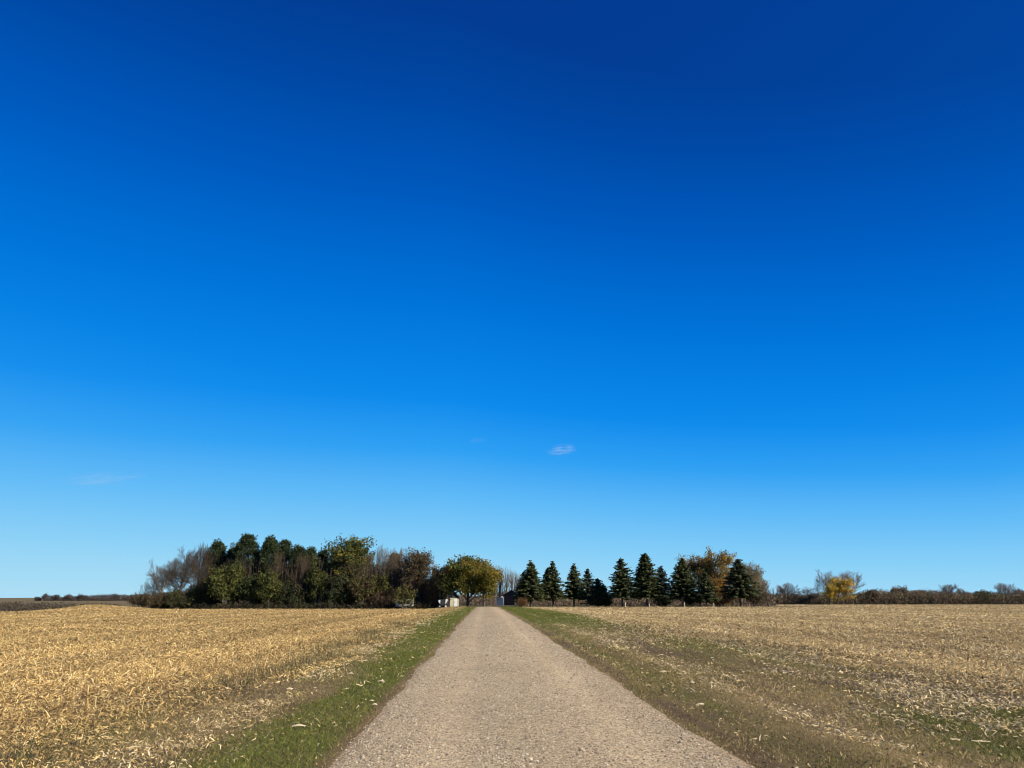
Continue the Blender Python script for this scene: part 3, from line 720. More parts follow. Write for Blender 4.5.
def ribbons(rng, x, y, z, l, w, col, tilt=.35, bend=.25, az=None):
    n = len(x); a = rng.uniform(0, 2 * math.pi, n) if az is None else az
    p = rng.normal(size=n) * tilt; roll = rng.normal(size=n) * .6
    d = np.stack([np.cos(a) * np.cos(p), np.sin(a) * np.cos(p), np.sin(p)], 1)
    s0 = np.stack([-np.sin(a), np.cos(a), 0 * a], 1); up = np.cross(d, s0)
    s = s0 * np.cos(roll)[:, None] + up * np.sin(roll)[:, None]; nn = -s0 * np.sin(roll)[:, None] + up * np.cos(roll)[:, None]
    c = np.stack([x, y, z + np.abs(np.sin(p)) * l * .42], 1); l = l[:, None]; w = w[:, None]
    b = rng.normal(size=(n, 1)) * bend * l + .15 * bend * l; b = np.abs(b)
    sb = s0 * rng.normal(size=(n, 1)) * .25 * l
    v = []
    for t, ww in ((-1, .55), (0, 1.0), (1, .3)):
        m = c + d * l * .5 * t + (nn * .8 + [0, 0, .2]) * b * (1 - t * t) * .7 + sb * (1 - t * t)
        v += [m - s * w * .5 * ww, m + s * w * .5 * ww]
    v = np.stack(v, 1).reshape(-1, 3)
    i = np.arange(n)[:, None] * 6
    f = np.concatenate([i + np.array([[0, 1, 3, 2]]), i + np.array([[2, 3, 5, 4]])])
    return v, f, np.repeat(col, 6, axis=0)

PAL_L = np.array([1.04, 1.04, .98]) * np.array([[.62, .43, .175], [.52, .34, .13], [.74, .57, .28], [.44, .29, .11], [.28, .18, .08], [.58, .39, .145]])
PAL_R = np.array([[.74, .54, .24], [.62, .43, .175], [.85, .70, .40], [.46, .31, .135], [.18, .115, .06], [.66, .47, .195]])
def build_litter(side, seed):
    rng = np.random.default_rng(seed); g = Geo()
    for d0, d1, dens, ks in ((6, 12, 1000, .66), (12, 20, 700, .76), (20, 34, 360, .98), (34, 60, 120, 1.4), (60, 100, 44, 1.9), (100, 150, 17, 2.6), (150, 340, 1.6, 4)):
        x, y, D = sample(rng, d0, d1, dens)
        el, er = edge_l(y), edge_r(y)
        if side < 0:
            q = .9 * sst(-1.3, .9, el - x + (fbm(x, y, 71) - .5) * 1.2); q = np.where(x > -ROADW - .1, 0, np.maximum(q, .34 * sst(.36, .56, fbm(x * .9, y * .6, 72)) * sst(3.1, 3.9, -x) + .03 * (fbm(x * 1.5, y, 79) > .5) + .006))
            keep = x < 0
        else:
            q = sst(-2.4, 1.2, x - er + (fbm(x, y, 73) - .5) * 2.0)
            tan = np.exp(-((x - ROADW - 1.35) / .25) ** 2) * .6
            q = np.where(x < ROADW + .1, 0, np.maximum(np.maximum(q, tan * (fbm(x, y * .5, 74) > .42)), (.24 * sst(.44, .62, fbm(x * .8, y * .5, 75)) * (.35 + .9 * sst(1.5, 4, x - ROADW)) + .03 + .34 * sst(.50, .60, streak(x, y, 94)) * sst(1.0, 2.2, x - ROADW) * (1 - .92 * sst(24, 44, y)))))
            q = q * (1 - .55 * (fbm(x * .35, y * .6, 76, 3) > .56)) * np.where(x < er, 1 - .8 * green(x, y), 1)
            keep = x > 0
        _, s = hollow(x, y)
        yardm = (y > 139) & (np.abs(x + 10) < 75 + (y > 150) * 20) & (x < 62 + .0 * y)
        if d0 >= 150: keep &= (x > 45) | (s > -20)
        keep &= ~yardm & (s < 35)
        keep &= rng.uniform(0, 1, len(x)) < q
        x, y, D = x[keep], y[keep], D[keep]
        if len(x) == 0: continue
        n = len(x); pal = PAL_L if side < 0 else PAL_R
        col = pal[rng.integers(0, len(pal), n)] * rng.uniform(.75, 1.2, (n, 1))
        vg = ((x > edge_l(y) + 1.1) & (x < edge_r(y) - 1.0)); col = np.where(vg[:, None] & (rng.uniform(0, 1, (n, 1)) < .6), np.array([[.66, .52, .29]]) * rng.uniform(.6, 1.2, (n, 1)), col)
        tone = (1 + .13 * np.sin(x * 6.283 / 4.56) + .10 * np.sin(x * 6.283 / 1.52)) * (.72 + .42 * fbm(x * .09, y * .05, 77, 3)) * (.74 + .5 * fbm(x * .05, y * .33, 78, 3)); col = col * tone[:, None]
        small = rng.uniform(0, 1, n)
        l = np.where(small < .93, rng.uniform(.035, .13, n), rng.uniform(.12, .26, n)) * ks ** .8 * np.where(vg, np.where(x > 0, .85, .75), 1)
        w = np.where(small < .86, rng.uniform(.010, .030, n), rng.uniform(.009, .026, n)) * ks
        g.add(*ribbons(rng, x, y, surf(x, y) + rng.uniform(.0, .05, n), l, w, col, .40 / max(1, ks) ** .6))
    # cut stalks still standing in their rows
    rows = np.arange(5.2, 46, .76); P = []; C = []
    for r0_ in rows:
        yy = np.arange(6, 75, .19); yy = yy + rng.uniform(-.06, .06, len(yy)); xx = side * (r0_ + (4 if side > 0 else .2)) + rng.normal(size=len(yy)) * .04
        D = yy; ok = (np.abs(xx - CX) < .76 * D + 2) & (rng.uniform(0, 1, len(yy)) < np.clip(1.15 - yy / 75, .1, .85) * .6) & ((xx < edge_l(yy) - .2) if side < 0 else (xx > edge_r(yy) + .4))
        xx, yy = xx[ok], yy[ok]; n = len(xx)
        if n == 0: continue
        h = rng.uniform(.05, .20, n); z = surf(xx, yy)
        a = np.stack([xx, yy, z - .02], 1); b = a + np.stack([rng.normal(size=n) * .07, rng.normal(size=n) * .07, h], 1)
        P.append(np.stack([a, b], 1)); C.append((PAL_L if side < 0 else PAL_R)[rng.integers(0, 4, n)] * rng.uniform(.7, 1.1, (n, 1)))
    P = np.concatenate(P); C = np.concatenate(C)
    g.add(*tubes(P, np.tile([.013, .011], (len(P), 1)), 4, C))
    o = g.build('corn_stubble', M['straw'])
    return o
tag(build_litter(-1, 301), 'golden cut corn stalks and leaf litter covering the field left of the road', 'corn stubble', kind='stuff')
tag(build_litter(1, 302), 'paler cut corn stalks and litter covering the field right of the road', 'corn stubble', kind='stuff')

def build_grass(seed):
    rng = np.random.default_rng(seed); g = Geo()
    for d0, d1, dens, k in ((6, 13, 2600, 1.0), (13, 22, 1400, 1.25), (22, 40, 520, 1.8), (40, 70, 190, 2.5), (70, 145, 60, 4.0)):
        n0 = int((d1 - d0) * 13.5 * dens); y = rng.uniform(d0, d1, n0); x = rng.uniform(-6.8, 10.2, n0)
        keep = (x > edge_l(y) - .9) & (x < edge_r(y) + .6) & ((x < road_l(y) - .02) | (x > road_r(y) + .02))
        x, y = x[keep], y[keep]
        gr = green(x, y); b = bare(x, y)
        n3 = fbm(x * .7, y * .45, 56, 3)
        q = np.clip(.32 + .65 * sst(.35, .62, n3) + .6 * gr - .42 * b, .08, 1) * np.clip(1 - .8 * sst(0, .9, x - edge_r(y) + .2) - .8 * sst(0, .9, edge_l(y) - x + .2), .1, 1)
        k2 = rng.uniform(0, 1, len(x)) < q; x, y, gr = x[k2], y[k2], gr[k2]; n = len(x)
        isg = rng.uniform(0, 1, n) < gr ** .65
        cg = np.array([.135, .142, .024]) * rng.uniform(.6, 1.4, (n, 1)) * (1 + .2 * rng.uniform(-1, 1, (n, 3)))
        cd = np.array([.38, .28, .12]) * rng.uniform(.4, 1.4, (n, 1)) * (.55 + .9 * streak(x, y, 95))[:, None]
        col = np.where(isg[:, None], cg, cd)
        h = rng.uniform(.015, .048, n) * (1 + .35 * isg) * k ** .55; w = rng.uniform(.0035, .0075, n) * k
        a = rng.uniform(0, 6.28, n); lean = rng.uniform(.4, 2.2, n)
        z = surf(x, y) - .006
        base = np.stack([x, y, z], 1); s = np.stack([np.cos(a), np.sin(a), 0 * a], 1) * w[:, None]
        tip = base + np.stack([np.sin(a) * h * lean * .8, np.cos(a) * h * lean * .8, h / (1 + .3 * lean)], 1)
        v = np.stack([base - s, base + s, tip], 1).reshape(-1, 3)
        g.add(v, np.arange(n * 3).reshape(n, 3), np.repeat(col, 3, axis=0))
    return g.build('verge_grass', M['grass'])
tag(build_grass(401), 'short green and straw coloured grass growing along both verges', 'grass', kind='stuff')

def build_weeds(seed):
    """taller dry weeds along the field edges"""
    rng = np.random.default_rng(seed); g = Geo()
    n0 = 9000; y = rng.uniform(7, 45, n0); side = rng.uniform(0, 1, n0) < .6
    x = np.where(side, edge_l(y) + .35 + rng.normal(size=n0) * .28, edge_r(y) - .2 + rng.normal(size=n0) * .5)
    q = np.where(side, sst(.42, .6, fbm(y * .33, y * 0, 81)) * .9 + .05, sst(.5, .66, fbm(y * .4, x * .4, 82)) * .35 + .02)
    k = rng.uniform(0, 1, n0) < q; x, y, side = x[k], y[k], side[k]; n = len(x)
    h = rng.uniform(.10, .32, n); a = rng.uniform(0, 6.28, n)
    base = np.stack([x, y, surf(x, y) - .01], 1); s = np.stack([np.cos(a), np.sin(a), 0 * a], 1) * .005
    tip = base + np.stack([rng.normal(size=n) * .10, rng.normal(size=n) * .10, h], 1)
    col = np.where(rng.uniform(0, 1, (n, 1)) < .45, np.array([.085, .09, .03]), np.array([.17, .12, .06])) * rng.uniform(.6, 1.3, (n, 1))
    v = np.stack([base - s, base + s, tip], 1).reshape(-1, 3)
    g.add(v, np.arange(n * 3).reshape(n, 3), np.repeat(col, 3, axis=0))
    return g.build('edge_weeds', M['grass'])
tag(build_weeds(402), 'ragged dry weeds along the edges of both corn fields', 'weeds', kind='stuff')

def build_clods(seed):
    rng = np.random.default_rng(seed); g = Geo()
    oct_ = np.array([[1, 0, 0], [-1, 0, 0], [0, 1, 0], [0, -1, 0], [0, 0, 1], [0, 0, -1]], float)
    of = np.array([[0, 2, 4], [2, 1, 4], [1, 3, 4], [3, 0, 4], [2, 0, 5], [1, 2, 5], [3, 1, 5], [0, 3, 5]])
    for d0, d1, dens, k in ((6.5, 16, 420, 1.0), (16, 32, 150, 1.4), (32, 60, 30, 2.0)):
        n = int((d1 - d0) * 17 * dens); y = rng.uniform(d0, d1, n); x = rng.uniform(-6.6, 10.4, n)
        q = bare(x, y) * .9 + .10 * sst(.5, .7, fbm(x * .8, y * .5, 92))
        q = q * ((x < road_l(y) - .05) | (x > road_r(y) + .05))
        kk = rng.uniform(0, 1, n) < q; x, y = x[kk], y[kk]; n = len(x)
        r = np.exp(np.clip(rng.normal(size=n), -2, 1.6) * .4) * .008 * k
        v = oct_[None] * rng.uniform(.55, 1.35, (n, 6, 1)) * r[:, None, None] * np.array([1, 1, .75])
        v = v + np.stack([x, y, surf(x, y) + r * .3], 1)[:, None]
        f = (np.arange(n)[:, None, None] * 6 + of[None]).reshape(-1, 3)
        col = np.array([[.14, .098, .058], [.09, .062, .038], [.19, .14, .085], [.28, .21, .13]])[rng.choice(4, n, p=[.4, .35, .18, .07])] * rng.uniform(.8, 1.2, (n, 1))
        g.add(v.reshape(-1, 3), f, np.repeat(col, 6, axis=0))
    return g.build('soil_clods', M['stone'])
tag(build_clods(502), 'dark crumbled soil clods on the bare strips of the verges', 'soil', kind='stuff')

def build_gravel(seed):
    rng = np.random.default_rng(seed); g = Geo()
    oct_ = np.array([[1, 0, 0], [-1, 0, 0], [0, 1, 0], [0, -1, 0], [0, 0, 1], [0, 0, -1]], float)
    of = np.array([[0, 2, 4], [2, 1, 4], [1, 3, 4], [3, 0, 4], [2, 0, 5], [1, 2, 5], [3, 1, 5], [0, 3, 5]])
    for d0, d1, dens, k in ((6.5, 14, 1700, 1.0), (14, 26, 700, 1.3), (26, 55, 110, 1.9)):
        n = int((d1 - d0) * 4.9 * dens); y = rng.uniform(d0, d1, n); x = rng.uniform(-2.3, 2.3, n)
        e = np.maximum(road_l(y) - x, x - road_r(y)); rut = np.exp(-((np.abs(x) - .95) / .33) ** 2)
        q = (1 - sst(-.2, .08, e)) * (1 - .62 * rut) * (.5 + .8 * fbm(x * 1.2, y * .5, 91)); kk = rng.uniform(0, 1, n) < q; x, y = x[kk], y[kk]; n = len(x)
        r = np.exp(rng.normal(size=n) * .38) * .0076 * k
        v = oct_[None] * rng.uniform(.6, 1.3, (n, 6, 1)) * r[:, None, None] * np.array([1, 1, .7])
        a = rng.uniform(0, 6.28, n); ca, sa = np.cos(a)[:, None], np.sin(a)[:, None]
        vx = v[..., 0] * ca - v[..., 1] * sa; vy = v[..., 0] * sa + v[..., 1] * ca
        v = np.stack([vx + x[:, None], vy + y[:, None], v[..., 2] + (surf(x, y) + r * .25)[:, None]], -1)
        f = (np.arange(n)[:, None, None] * 6 + of[None]).reshape(-1, 3)
        col = np.array([[.42, .335, .22], [.33, .26, .175], [.54, .45, .32], [.21, .165, .115], [.38, .295, .19]])[rng.integers(0, 5, n)] * rng.uniform(.8, 1.2, (n, 1))
        g.add(v.reshape(-1, 3), f, np.repeat(col, 6, axis=0))
    return g.build('loose_gravel', M['stone'])
tag(build_gravel(501), 'loose tan and grey stones scattered over the gravel road', 'gravel', kind='stuff')

# ------------------------------------------------------------------ pale husks on the verges (countable)
def grow_at(px, row):
    """ground point seen at a pixel"""
    a = PITCH - math.atan((row - 384) / F); D = CH / math.tan(-a)
    x, y = CX, CY
    depth = D * math.cos(PITCH) + CH * math.sin(PITCH); L = (px - 512) / F * depth
    return CX + FW[0] * D + RT[0] * L, CY + FW[1] * D + RT[1] * L, depth
HUSK = [
 (986, 744, 15, 'crumpled pale corn husk in the green patch at the lower right corner'),
 (988, 733, 10, 'short bent husk lying above the crumpled husk in the green patch'),
 (1003, 727, 12, 'pale husk strip at the right edge of the green patch'),
 (941, 708, 9, 'bright rounded husk piece at the ragged edge of the right field'),
 (928, 721, 13, 'long white husk lying above the green patch'),
 (937, 748, 18, 'thin straight stalk lying across the lower right grass'),
 (868, 726, 16, 'straight pale stalk in the dry grass left of the green patch'),
 (916, 746, 16, 'flat split stalk just left of the thin straight one'),
 (661, 668, 8, 'bright husk on the right verge, farther of the two beside the tan strip'),
 (656, 675, 8, 'bright rounded husk on the tan strip of the right verge'),
 (682, 687, 7, 'small pale husk at the near end of the tan strip'),
 (687, 709, 12, 'white husk lying on the dark soil by the right road edge'),
 (388, 685, 10, 'white husk on the left grass verge, nearest the field'),
 (384, 708, 7, 'small pale husk at the left road edge'),
 (381, 704, 6, 'tiny pale husk just above the one at the left road edge'),
 (316, 731, 18, 'long pale husk lying in the near left grass'),
 (303, 694, 9, 'short pale husk at the inner side of the left verge'),
 (359, 678, 8, 'bright husk where the left verge meets the litter'),
]
for i, (px, row, wpix, lab) in enumerate(HUSK):
    rng = np.random.default_rng(600 + i); x, y, dep = grow_at(px, row); L = wpix / F * dep * .8
    z = float(surf(np.array([x]), np.array([y]))[0]) + .022
    root = empty('corn_husk', (x, y, z), lab, 'corn husk', 'pale corn husks lying on the verges', rz=rng.uniform(-.35, .35))
    g = Geo(); m = 1 if 'stalk' in lab else (4 if 'crumpled' in lab else 2)
    for k in range(m):
        t = np.linspace(-.5, .5, 7); wv = (.010 if m == 1 else .020) * (1 - (2 * t) ** 2 * .8) * rng.uniform(.8, 1.2); a = rng.normal() * (.0 if m == 1 else .28)
        cx = t * L * rng.uniform(.8, 1); cy = (.1 * L * np.sin(t * 4 + k) * rng.uniform(-.5, 1) if m > 1 else 0 * t)
        bx, by = cx * math.cos(a) - cy * math.sin(a), cx * math.sin(a) + cy * math.cos(a)
        hz = .006 * k + (.008 + .012 * rng.uniform()) * (1 - (2 * t) ** 2) * (m > 1) + .003 * rng.normal(size=7)
        top = np.stack([bx, by + wv, hz - .35 * wv], 1); mid = np.stack([bx, by, hz + .25 * wv + .004], 1); bot = np.stack([bx, by - wv, hz - .35 * wv], 1)
        v = np.stack([top, mid, bot], 1).reshape(-1, 3); b3 = np.arange(6)[:, None] * 3
        f = np.concatenate([b3 + np.array([[0, 1, 4, 3]]), b3 + np.array([[1, 2, 5, 4]])])
        g.add(v, f, np.tile(np.array([.66, .54, .34]) * rng.uniform(.85, 1.1), (21, 1)))
    g.build('husk' if m > 1 else 'stalk', M['straw'], root)

# ------------------------------------------------------------------ farm buildings
def box(bm, x0, x1, y0, y1, z0, z1):
    vs = [bm.verts.new(p) for p in ((x0, y0, z0), (x1, y0, z0), (x1, y1, z0), (x0, y1, z0), (x0, y0, z1), (x1, y0, z1), (x1, y1, z1), (x0, y1, z1))]
    for q in ((0, 3, 2, 1), (4, 5, 6, 7), (0, 1, 5, 4), (1, 2, 6, 5), (2, 3, 7, 6), (3, 0, 4, 7)): bm.faces.new([vs[i] for i in q])
def prism(bm, prof, y0, y1):
    a = [bm.verts.new((x, y0, z)) for x, z in prof]; b = [bm.verts.new((x, y1, z)) for x, z in prof]; n = len(prof)
    bm.faces.new(a); bm.faces.new(b[::-1])
    for i in range(n): bm.faces.new((a[i], b[i], b[(i + 1) % n], a[(i + 1) % n]))
def bobj(name, fn, mat, parent=None, bevel=.0):
    bm = bmesh.new(); fn(bm)
    bmesh.ops.recalc_face_normals(bm, faces=bm.faces)
    if bevel: bmesh.ops.bevel(bm, geom=bm.edges[:], offset=bevel, segments=2, affect='EDGES', profile=.6)
    me = bpy.data.meshes.new(name); bm.to_mesh(me); bm.free(); me.materials.append(mat)
    o = bpy.data.objects.new(name, me); COL.objects.link(o); o.parent = parent; return o
def cyl(bm, c, r, axis, L, n=16):
    a = np.arange(n) * 2 * math.pi / n; ax = 'xyz'.index(axis); o1, o2 = [i for i in range(3) if i != ax]
    rings = []
    for s in (-.5, .5):
        ring = []
        for t in a:
            p = [0, 0, 0]; p[ax] = c[ax] + s * L; p[o1] = c[o1] + r * math.cos(t); p[o2] = c[o2] + r * math.sin(t); ring.append(bm.verts.new(p))
        rings.append(ring)
    bm.faces.new(rings[0]); bm.faces.new(rings[1][::-1])
    for i in range(n): bm.faces.new((rings[0][i], rings[0][(i + 1) % n], rings[1][(i + 1) % n], rings[1][i]))

M['barn'] = solid_mat('dark_barn_boards', (.035, .022, .018), (.06, .036, .028), 3, .85, .3, stretch=(6, 6, .4))
M['roofdark'] = solid_mat('dark_shingles', (.035, .035, .042), (.065, .065, .075), 5, .85, .4)
M['white'] = solid_mat('weathered_white_paint', (.50, .49, .46), (.70, .69, .66), 1.5, .6, .1)
M['greymetal'] = solid_mat('grey_steel_siding', (.48, .45, .40), (.60, .57, .52), 1.2, .55, .1, stretch=(8, 8, .3))
M['cream'] = solid_mat('cream_paint', (.38, .34, .22), (.52, .46, .31), 1.6, .7, .1)
M['black'] = solid_mat('dark_rubber', (.015, .015, .015), (.03, .03, .03), 3, .8)
M['shadedoor'] = solid_mat('shaded_red_door', (.06, .025, .018), (.09, .035, .025), 3, .8, .2, stretch=(6, 6, .4))  # red-brown door, its colour darkened for the shade of the trees
M['glass'] = solid_mat('dark_window_glass', (.02, .025, .03), (.04, .05, .06), 1, .1, 0, .6)
M['postw'] = solid_mat('weathered_post', (.40, .33, .22), (.55, .46, .33), 4, .9, .3, stretch=(1, 1, .2))

D = 250; x, y = at(512, D); z = tz(x, y) - .1
U = wpx(1, D)                                             # metres per pixel at the shed
shed = empty('farm_shed', (x, y, z), 'dark brown gabled farm shed with a pale lean-to at the end of the gravel road', 'shed', rz=-.5)
zp = lambda r: zrow(r, D) - z
hw = 8.6 * U; ze = zp(595.2); zr_ = zp(590)
bobj('wall', lambda bm: prism(bm, [(-hw, 0), (hw, 0), (hw, ze), (0, zr_ - .15), (-hw, ze)], 0, 9), M['barn'], shed)
def roof_fn(bm):
    for s in (-1, 1):
        prism(bm, [(0, zr_ - .1), (s * (hw + .35), ze - .16), (s * (hw + .35), ze - .02), (0, zr_ + .06)], -.4, 9.4)
bobj('roof', roof_fn, M['roofdark'], shed)
dr = bobj('door', lambda bm: box(bm, -2.4, .3, -.09, -.02, .0, ze - .35), M['shadedoor'], shed)
bobj('frame', lambda bm: [box(bm, -2.55, -2.41, -.12, -.01, 0, ze - .2), box(bm, .31, .45, -.12, -.01, 0, ze - .2), box(bm, -2.40, .30, -.12, -.01, ze - .34, ze - .2)], M['roofdark'], dr)
wn = bobj('window', lambda bm: box(bm, 1.05, 1.75, -.06, -.01, 1.2, 2.0), M['glass'], shed)
bobj('frame', lambda bm: [box(bm, .97, 1.04, -.08, -.01, 1.13, 2.07), box(bm, 1.76, 1.83, -.08, -.01, 1.13, 2.07), box(bm, 1.05, 1.75, -.08, -.01, 1.13, 1.19), box(bm, 1.05, 1.75, -.08, -.01, 2.01, 2.07)], M['white'], wn)
lx1 = -hw - .02; lx0 = -18 * U; za, zb = zp(600.3), zp(596.6)
bobj('lean_to_wall', lambda bm: prism(bm, [(lx0, 0), (lx1, 0), (lx1, zb - .2), (lx0, za - .2)], -.6, 7), M['greymetal'], shed)
bobj('lean_to_roof', lambda bm: prism(bm, [(lx0 - .35, za - .24), (lx1 - .38, zb - .24), (lx1 - .38, zb + .04), (lx0 - .35, za + .04)], -1.1, 7.2), M['white'], shed)
bobj('corner_post', lambda bm: box(bm, lx0 - .30, lx0 - .02, -.9, -.62, 0, za - .25), M['white'], shed)

D = 172; x, y = at(454.5, D); z = tz(x, y) - .08; U = wpx(1, D)
sh = empty('garden_shed', (x, y, z), 'small cream shed with a dark steep roof between the brown oak and the maple', 'shed', rz=.12)
zp = lambda r: zrow(r, D) - z
hw = 4.4 * U; ze = zp(598); zr_ = zp(592)
bobj('wall', lambda bm: box(bm, -hw, hw, 0, 2.4, 0, ze), M['cream'], sh)
bobj('gable', lambda bm: prism(bm, [(-hw + .01, ze), (hw - .01, ze), (hw - .01, ze + .12), (0, zr_ - .2), (-hw + .01, ze + .12)], .05, 2.3), M['roofdark'], sh)
bobj('roof', lambda bm: [prism(bm, [(0, zr_ - .12), (s * (hw + .2), ze - .02), (s * (hw + .2), ze + .08), (0, zr_)], -.25, 2.6) for s in (-1, 1)], M['roofdark'], sh)
d2 = bobj('door', lambda bm: box(bm, -.1, .55, -.05, -.004, .04, ze - .25), M['white'], sh)
bobj('handle', lambda bm: box(bm, -.02, .02, -.09, -.055, .75, .9), M['black'], d2)

# white hopper wagon
D = 143; x, y = at(443, D); z = tz(x, y) - .02; U = wpx(1, D)
wg = empty('hopper_wagon', (x, y, z), 'white slant-sided farm wagon left of the small cream shed', 'farm wagon', rz=.1)
w2 = 4.6 * U; hh = zrow(599.2, D) - z
bobj('hopper', lambda bm: prism(bm, [(-w2 * .35, .5), (w2 * .35, .5), (w2, hh * .78), (w2, hh), (-w2 * .92, hh * .9), (-w2 * .95, hh * .7)], 0, 2.2), M['white'], wg, .02)
bobj('hopper_shade', lambda bm: prism(bm, [(-w2 * .55, hh * .30), (w2 * .5, hh * .30), (w2 * .62, hh * .98), (-w2 * .48, hh * .98)], -.04, -.003), M['black'], wg)  # black sheet painted in as the shadow between the slanted white sides
bobj('chassis', lambda bm: box(bm, -w2 * .8, w2 * .8, .3, 1.9, .36, .48), M['black'], wg)
for sx in (-.65, .65):
    for sy in (.25, 1.95):
        wh = bobj('wheel', lambda bm: cyl(bm, (sx * w2, sy, .32), .32, 'y', .2), M['black'], wg)
        bobj('rim', lambda bm: cyl(bm, (sx * w2, sy, .32), .16, 'y', .23), M['white'], wh)

# white trailer behind the bushes
D = 144.6; x, y = at(405, D); z = tz(x, y) - .02; U = wpx(1, D)
tr = empty('camper_trailer', (x, y, z), 'white trailer half hidden by the bushes at the foot of the wood', 'trailer', rz=.05)
hh = zrow(599.4, D) - z; w2 = 9 * U
bobj('body', lambda bm: prism(bm, [(-w2, .45), (w2 * .92, .45), (w2, .9), (w2 * .96, hh), (-w2 * .95, hh), (-w2, hh * .8)], 0, 2.2), M['white'], tr, .04)
for sx in (-.55, .35):
    w_ = bobj('window', lambda bm: box(bm, (sx - .22) * w2, (sx + .22) * w2, -.03, -.004, hh * .52, hh * .82), M['glass'], tr)
bobj('door', lambda bm: box(bm, .66 * w2, .86 * w2, -.025, -.004, .5, hh * .88), M['greymetal'], tr)
for sx in (-.15, .2):
    wh = bobj('wheel', lambda bm: cyl(bm, (sx * w2, .06, .3), .3, 'y', .2), M['black'], tr)
    bobj('rim', lambda bm: cyl(bm, (sx * w2, .06, .3), .15, 'y', .23), M['greymetal'], wh)

# pale posts before the spruces
for px, lab, h in ((625, 'pale short post in front of the ragged-sided tall spruce', .8), (684, 'pale short post in front of the dense spruce by the gold trees', .8), (713, 'pale short post in front of the low drooping spruce', .7), (649, 'stubby pale post below the twin-tipped tallest spruce', .55)):
    D = 134; x, y = at(px, D); z = tz(x, y)
    p = bobj('wooden_post', lambda bm: (cyl(bm, (0, 0, h / 2), .09, 'z', h, 12), cyl(bm, (0, 0, h + .03), .065, 'z', .058, 12)), M['postw'])
    p.location = (x, y, z); p.rotation_euler = (.03, -.04, .3); tag(p, lab, 'post', 'pale posts before the spruces')

# ------------------------------------------------------------------ clouds
def cloud(px, row, w, h, D, label, seed, dens):
    me = bpy.data.meshes.new('cloud'); bm = bmesh.new(); bmesh.ops.create_icosphere(bm, subdivisions=3, radius=1); bm.to_mesh(me); bm.free()
    o = bpy.data.objects.new('cloud', me); COL.objects.link(o)
    x, y = at(px, D); k = D / F / math.cos(PITCH) * math.cos(PITCH)
    o.location = (x, y, zrow(row, D)); o.scale = (w * k * .5, w * k * .4, h * k * .5); o.rotation_euler = (0, R(-7), 0)
    m, nt, out = new_mat('cloud_vapour')
    tc = nd(nt, 'ShaderNodeTexCoord'); mp = nd(nt, 'ShaderNodeMapping'); mp.inputs['Scale'].default_value = (.9, 1.3, 2.0); mp.inputs['Location'].default_value = (seed, seed * .7, 0)
    nt.links.new(tc.outputs['Object'], mp.inputs['Vector'])
    no = nd(nt, 'ShaderNodeTexNoise', Scale=1.9, Detail=7.0, Roughness=.6); nt.links.new(mp.outputs[0], no.inputs['Vector'])
    ln = nd(nt, 'ShaderNodeVectorMath', operation='LENGTH'); nt.links.new(tc.outputs['Object'], ln.inputs[0])
    fall = nd(nt, 'ShaderNodeMapRange', interpolation_type='SMOOTHSTEP'); fall.inputs['From Min'].default_value = .15; fall.inputs['From Max'].default_value = 1.0; fall.inputs['To Min'].default_value = 1; fall.inputs['To Max'].default_value = 0
    nt.links.new(ln.outputs['Value'], fall.inputs['Value'])
    mr = nd(nt, 'ShaderNodeMapRange'); mr.inputs['From Min'].default_value = .47; mr.inputs['From Max'].default_value = .72; mr.inputs['To Max'].default_value = dens
    nt.links.new(no.outputs['Fac'], mr.inputs['Value'])
    mu = nd(nt, 'ShaderNodeMath', operation='MULTIPLY'); nt.links.new(mr.outputs[0], mu.inputs[0]); nt.links.new(fall.outputs[0], mu.inputs[1])
    v = nd(nt, 'ShaderNodeVolumePrincipled'); v.inputs['Color'].default_value = (.9, .98, 1, 1); v.inputs['Anisotropy'].default_value = .1
    nt.links.new(mu.outputs[0], v.inputs['Density']); nt.links.new(v.outputs[0], out.inputs['Volume'])
    me.materials.append(m); tag(o, label, 'cloud', 'small clouds low in the sky')
cloud(564, 450, 36, 15, 3000, 'small white wisp of cloud above the spruces', 1.3, .022)
cloud(86, 479, 100, 11, 3000, 'long faint streak of cloud above the far left field', 4.1, .006)
cloud(476, 440, 26, 8, 3000, 'barely visible shred of cloud left of the small white wisp', 2.2, .004)

# ------------------------------------------------------------------ light, sky
SUN_AZ, SUN_EL = R(117), R(31)
d = Vector((math.sin(SUN_AZ) * math.cos(SUN_EL), math.cos(SUN_AZ) * math.cos(SUN_EL), math.sin(SUN_EL)))
sl = bpy.data.lights.new('sun', 'SUN'); sl.energy = 4.9; sl.angle = R(.5); sl.color = (1, .93, .82)
so = bpy.data.objects.new('sun', sl); COL.objects.link(so); so.rotation_euler = d.to_track_quat('Z', 'Y').to_euler(); so.location = (30, -20, 40)
w = bpy.data.worlds.new('World'); S.world = w; w.use_nodes = True; nt = w.node_tree; nt.nodes.clear()
out = nt.nodes.new('ShaderNodeOutputWorld'); bg = nt.nodes.new('ShaderNodeBackground')
sky = nt.nodes.new('ShaderNodeTexSky'); sky.sky_type = 'NISHITA'; sky.sun_disc = False; sky.sun_elevation = SUN_EL; sky.sun_rotation = SUN_AZ
sky.altitude = 300; sky.air_density = 1.0; sky.dust_density = .2; sky.ozone_density = 1.0
EXPO = .78
def lin(c): return [((v / 255 + .055) / 1.055) ** 2.4 if v > 10 else v / 255 / 12.92 for v in c]
TINT = [(3, 60, 146), (0, 72, 164), (0, 90, 190), (0, 114, 216), (12, 138, 236), (46, 160, 243), (98, 187, 247), (138, 208, 247), (172, 221, 244)]
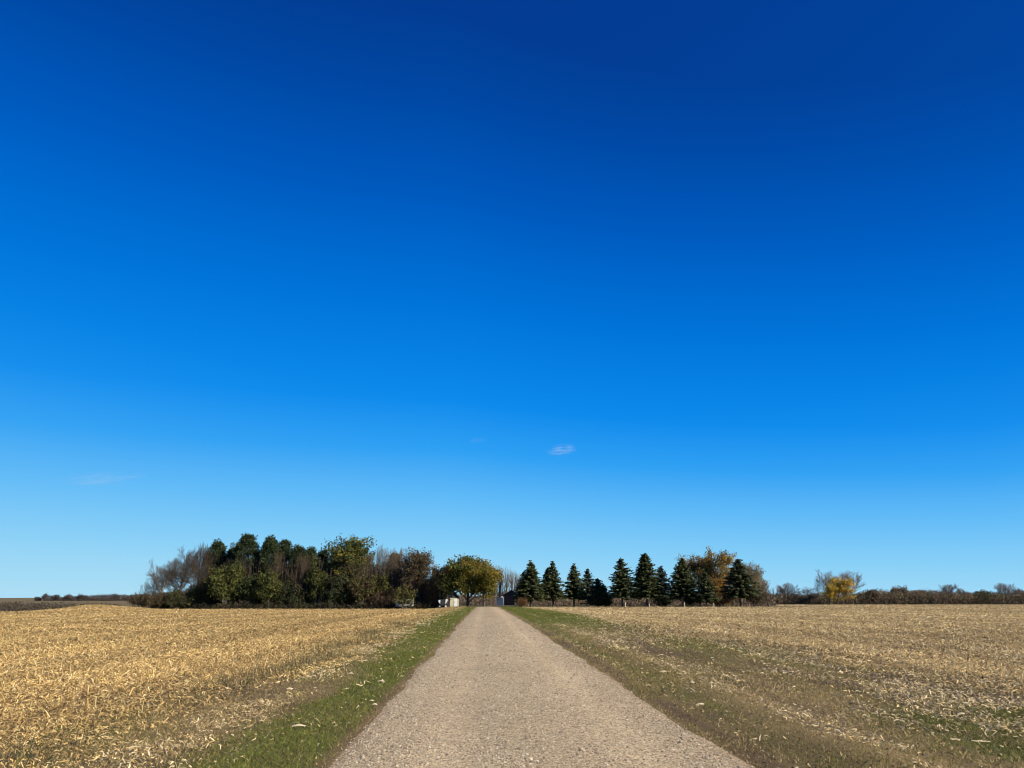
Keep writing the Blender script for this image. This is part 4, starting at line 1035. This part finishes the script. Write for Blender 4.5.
def ramp(pos, cols):
    r = nt.nodes.new('ShaderNodeValToRGB'); el = r.color_ramp.elements
    while len(el) < len(pos): el.new(.5)
    for i, (p, c) in enumerate(sorted(zip(pos, cols))): el[i].position = p; el[i].color = (*lin(c), 1)
    return r
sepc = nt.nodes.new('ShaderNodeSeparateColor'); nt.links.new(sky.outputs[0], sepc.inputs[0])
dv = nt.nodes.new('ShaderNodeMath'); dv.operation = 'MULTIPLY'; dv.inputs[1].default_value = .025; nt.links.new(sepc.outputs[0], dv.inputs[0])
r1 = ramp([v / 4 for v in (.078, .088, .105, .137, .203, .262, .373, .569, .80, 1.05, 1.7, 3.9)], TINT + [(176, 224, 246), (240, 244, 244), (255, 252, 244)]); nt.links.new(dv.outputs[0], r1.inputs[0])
tc = nt.nodes.new('ShaderNodeTexCoord'); sx = nt.nodes.new('ShaderNodeSeparateXYZ'); nt.links.new(tc.outputs['Generated'], sx.inputs[0])
r2 = ramp([.664, .583, .483, .369, .246, .182, .119, .056, .004], TINT); 
mrx = nt.nodes.new('ShaderNodeMapRange'); mrx.inputs['From Min'].default_value = -.05; mrx.inputs['From Max'].default_value = .55; mrx.inputs['To Min'].default_value = 1.0; mrx.inputs['To Max'].default_value = 1.22
nt.links.new(sx.outputs['X'], mrx.inputs['Value'])
mz = nt.nodes.new('ShaderNodeMath'); mz.operation = 'MULTIPLY'; nt.links.new(sx.outputs['Z'], mz.inputs[0]); nt.links.new(mrx.outputs[0], mz.inputs[1])
mz2 = nt.nodes.new('ShaderNodeMath'); mz2.operation = 'ADD'; mz2.inputs[1].default_value = 0
az_ = nt.nodes.new('ShaderNodeMath'); az_.operation = 'MULTIPLY_ADD'; az_.inputs[1].default_value = .10; az_.inputs[2].default_value = -.10
nt.links.new(mrx.outputs[0], az_.inputs[0]); nt.links.new(mz.outputs[0], mz2.inputs[0]); nt.links.new(az_.outputs[0], mz2.inputs[1])
nt.links.new(mz2.outputs[0], r2.inputs[0])
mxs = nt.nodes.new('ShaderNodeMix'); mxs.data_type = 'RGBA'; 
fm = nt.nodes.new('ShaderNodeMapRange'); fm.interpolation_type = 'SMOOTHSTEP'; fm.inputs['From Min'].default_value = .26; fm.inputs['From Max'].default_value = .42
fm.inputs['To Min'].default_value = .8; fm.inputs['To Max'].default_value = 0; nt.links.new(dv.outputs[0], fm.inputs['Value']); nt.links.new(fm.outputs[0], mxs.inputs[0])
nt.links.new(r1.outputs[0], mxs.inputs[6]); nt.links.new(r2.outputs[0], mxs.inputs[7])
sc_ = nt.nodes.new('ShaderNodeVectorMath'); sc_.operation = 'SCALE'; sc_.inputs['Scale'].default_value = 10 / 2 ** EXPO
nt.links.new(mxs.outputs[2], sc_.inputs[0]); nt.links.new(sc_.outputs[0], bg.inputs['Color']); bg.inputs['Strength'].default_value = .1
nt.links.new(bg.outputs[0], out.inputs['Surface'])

S.view_settings.view_transform = 'Standard'; S.view_settings.look = 'None'; S.view_settings.exposure = EXPO; S.view_settings.gamma = 1
S.view_settings.use_curve_mapping = False
S.cycles.filter_width = 1.05; S.cycles.max_bounces = 6; S.cycles.transparent_max_bounces = 8; S.cycles.volume_bounces = 0
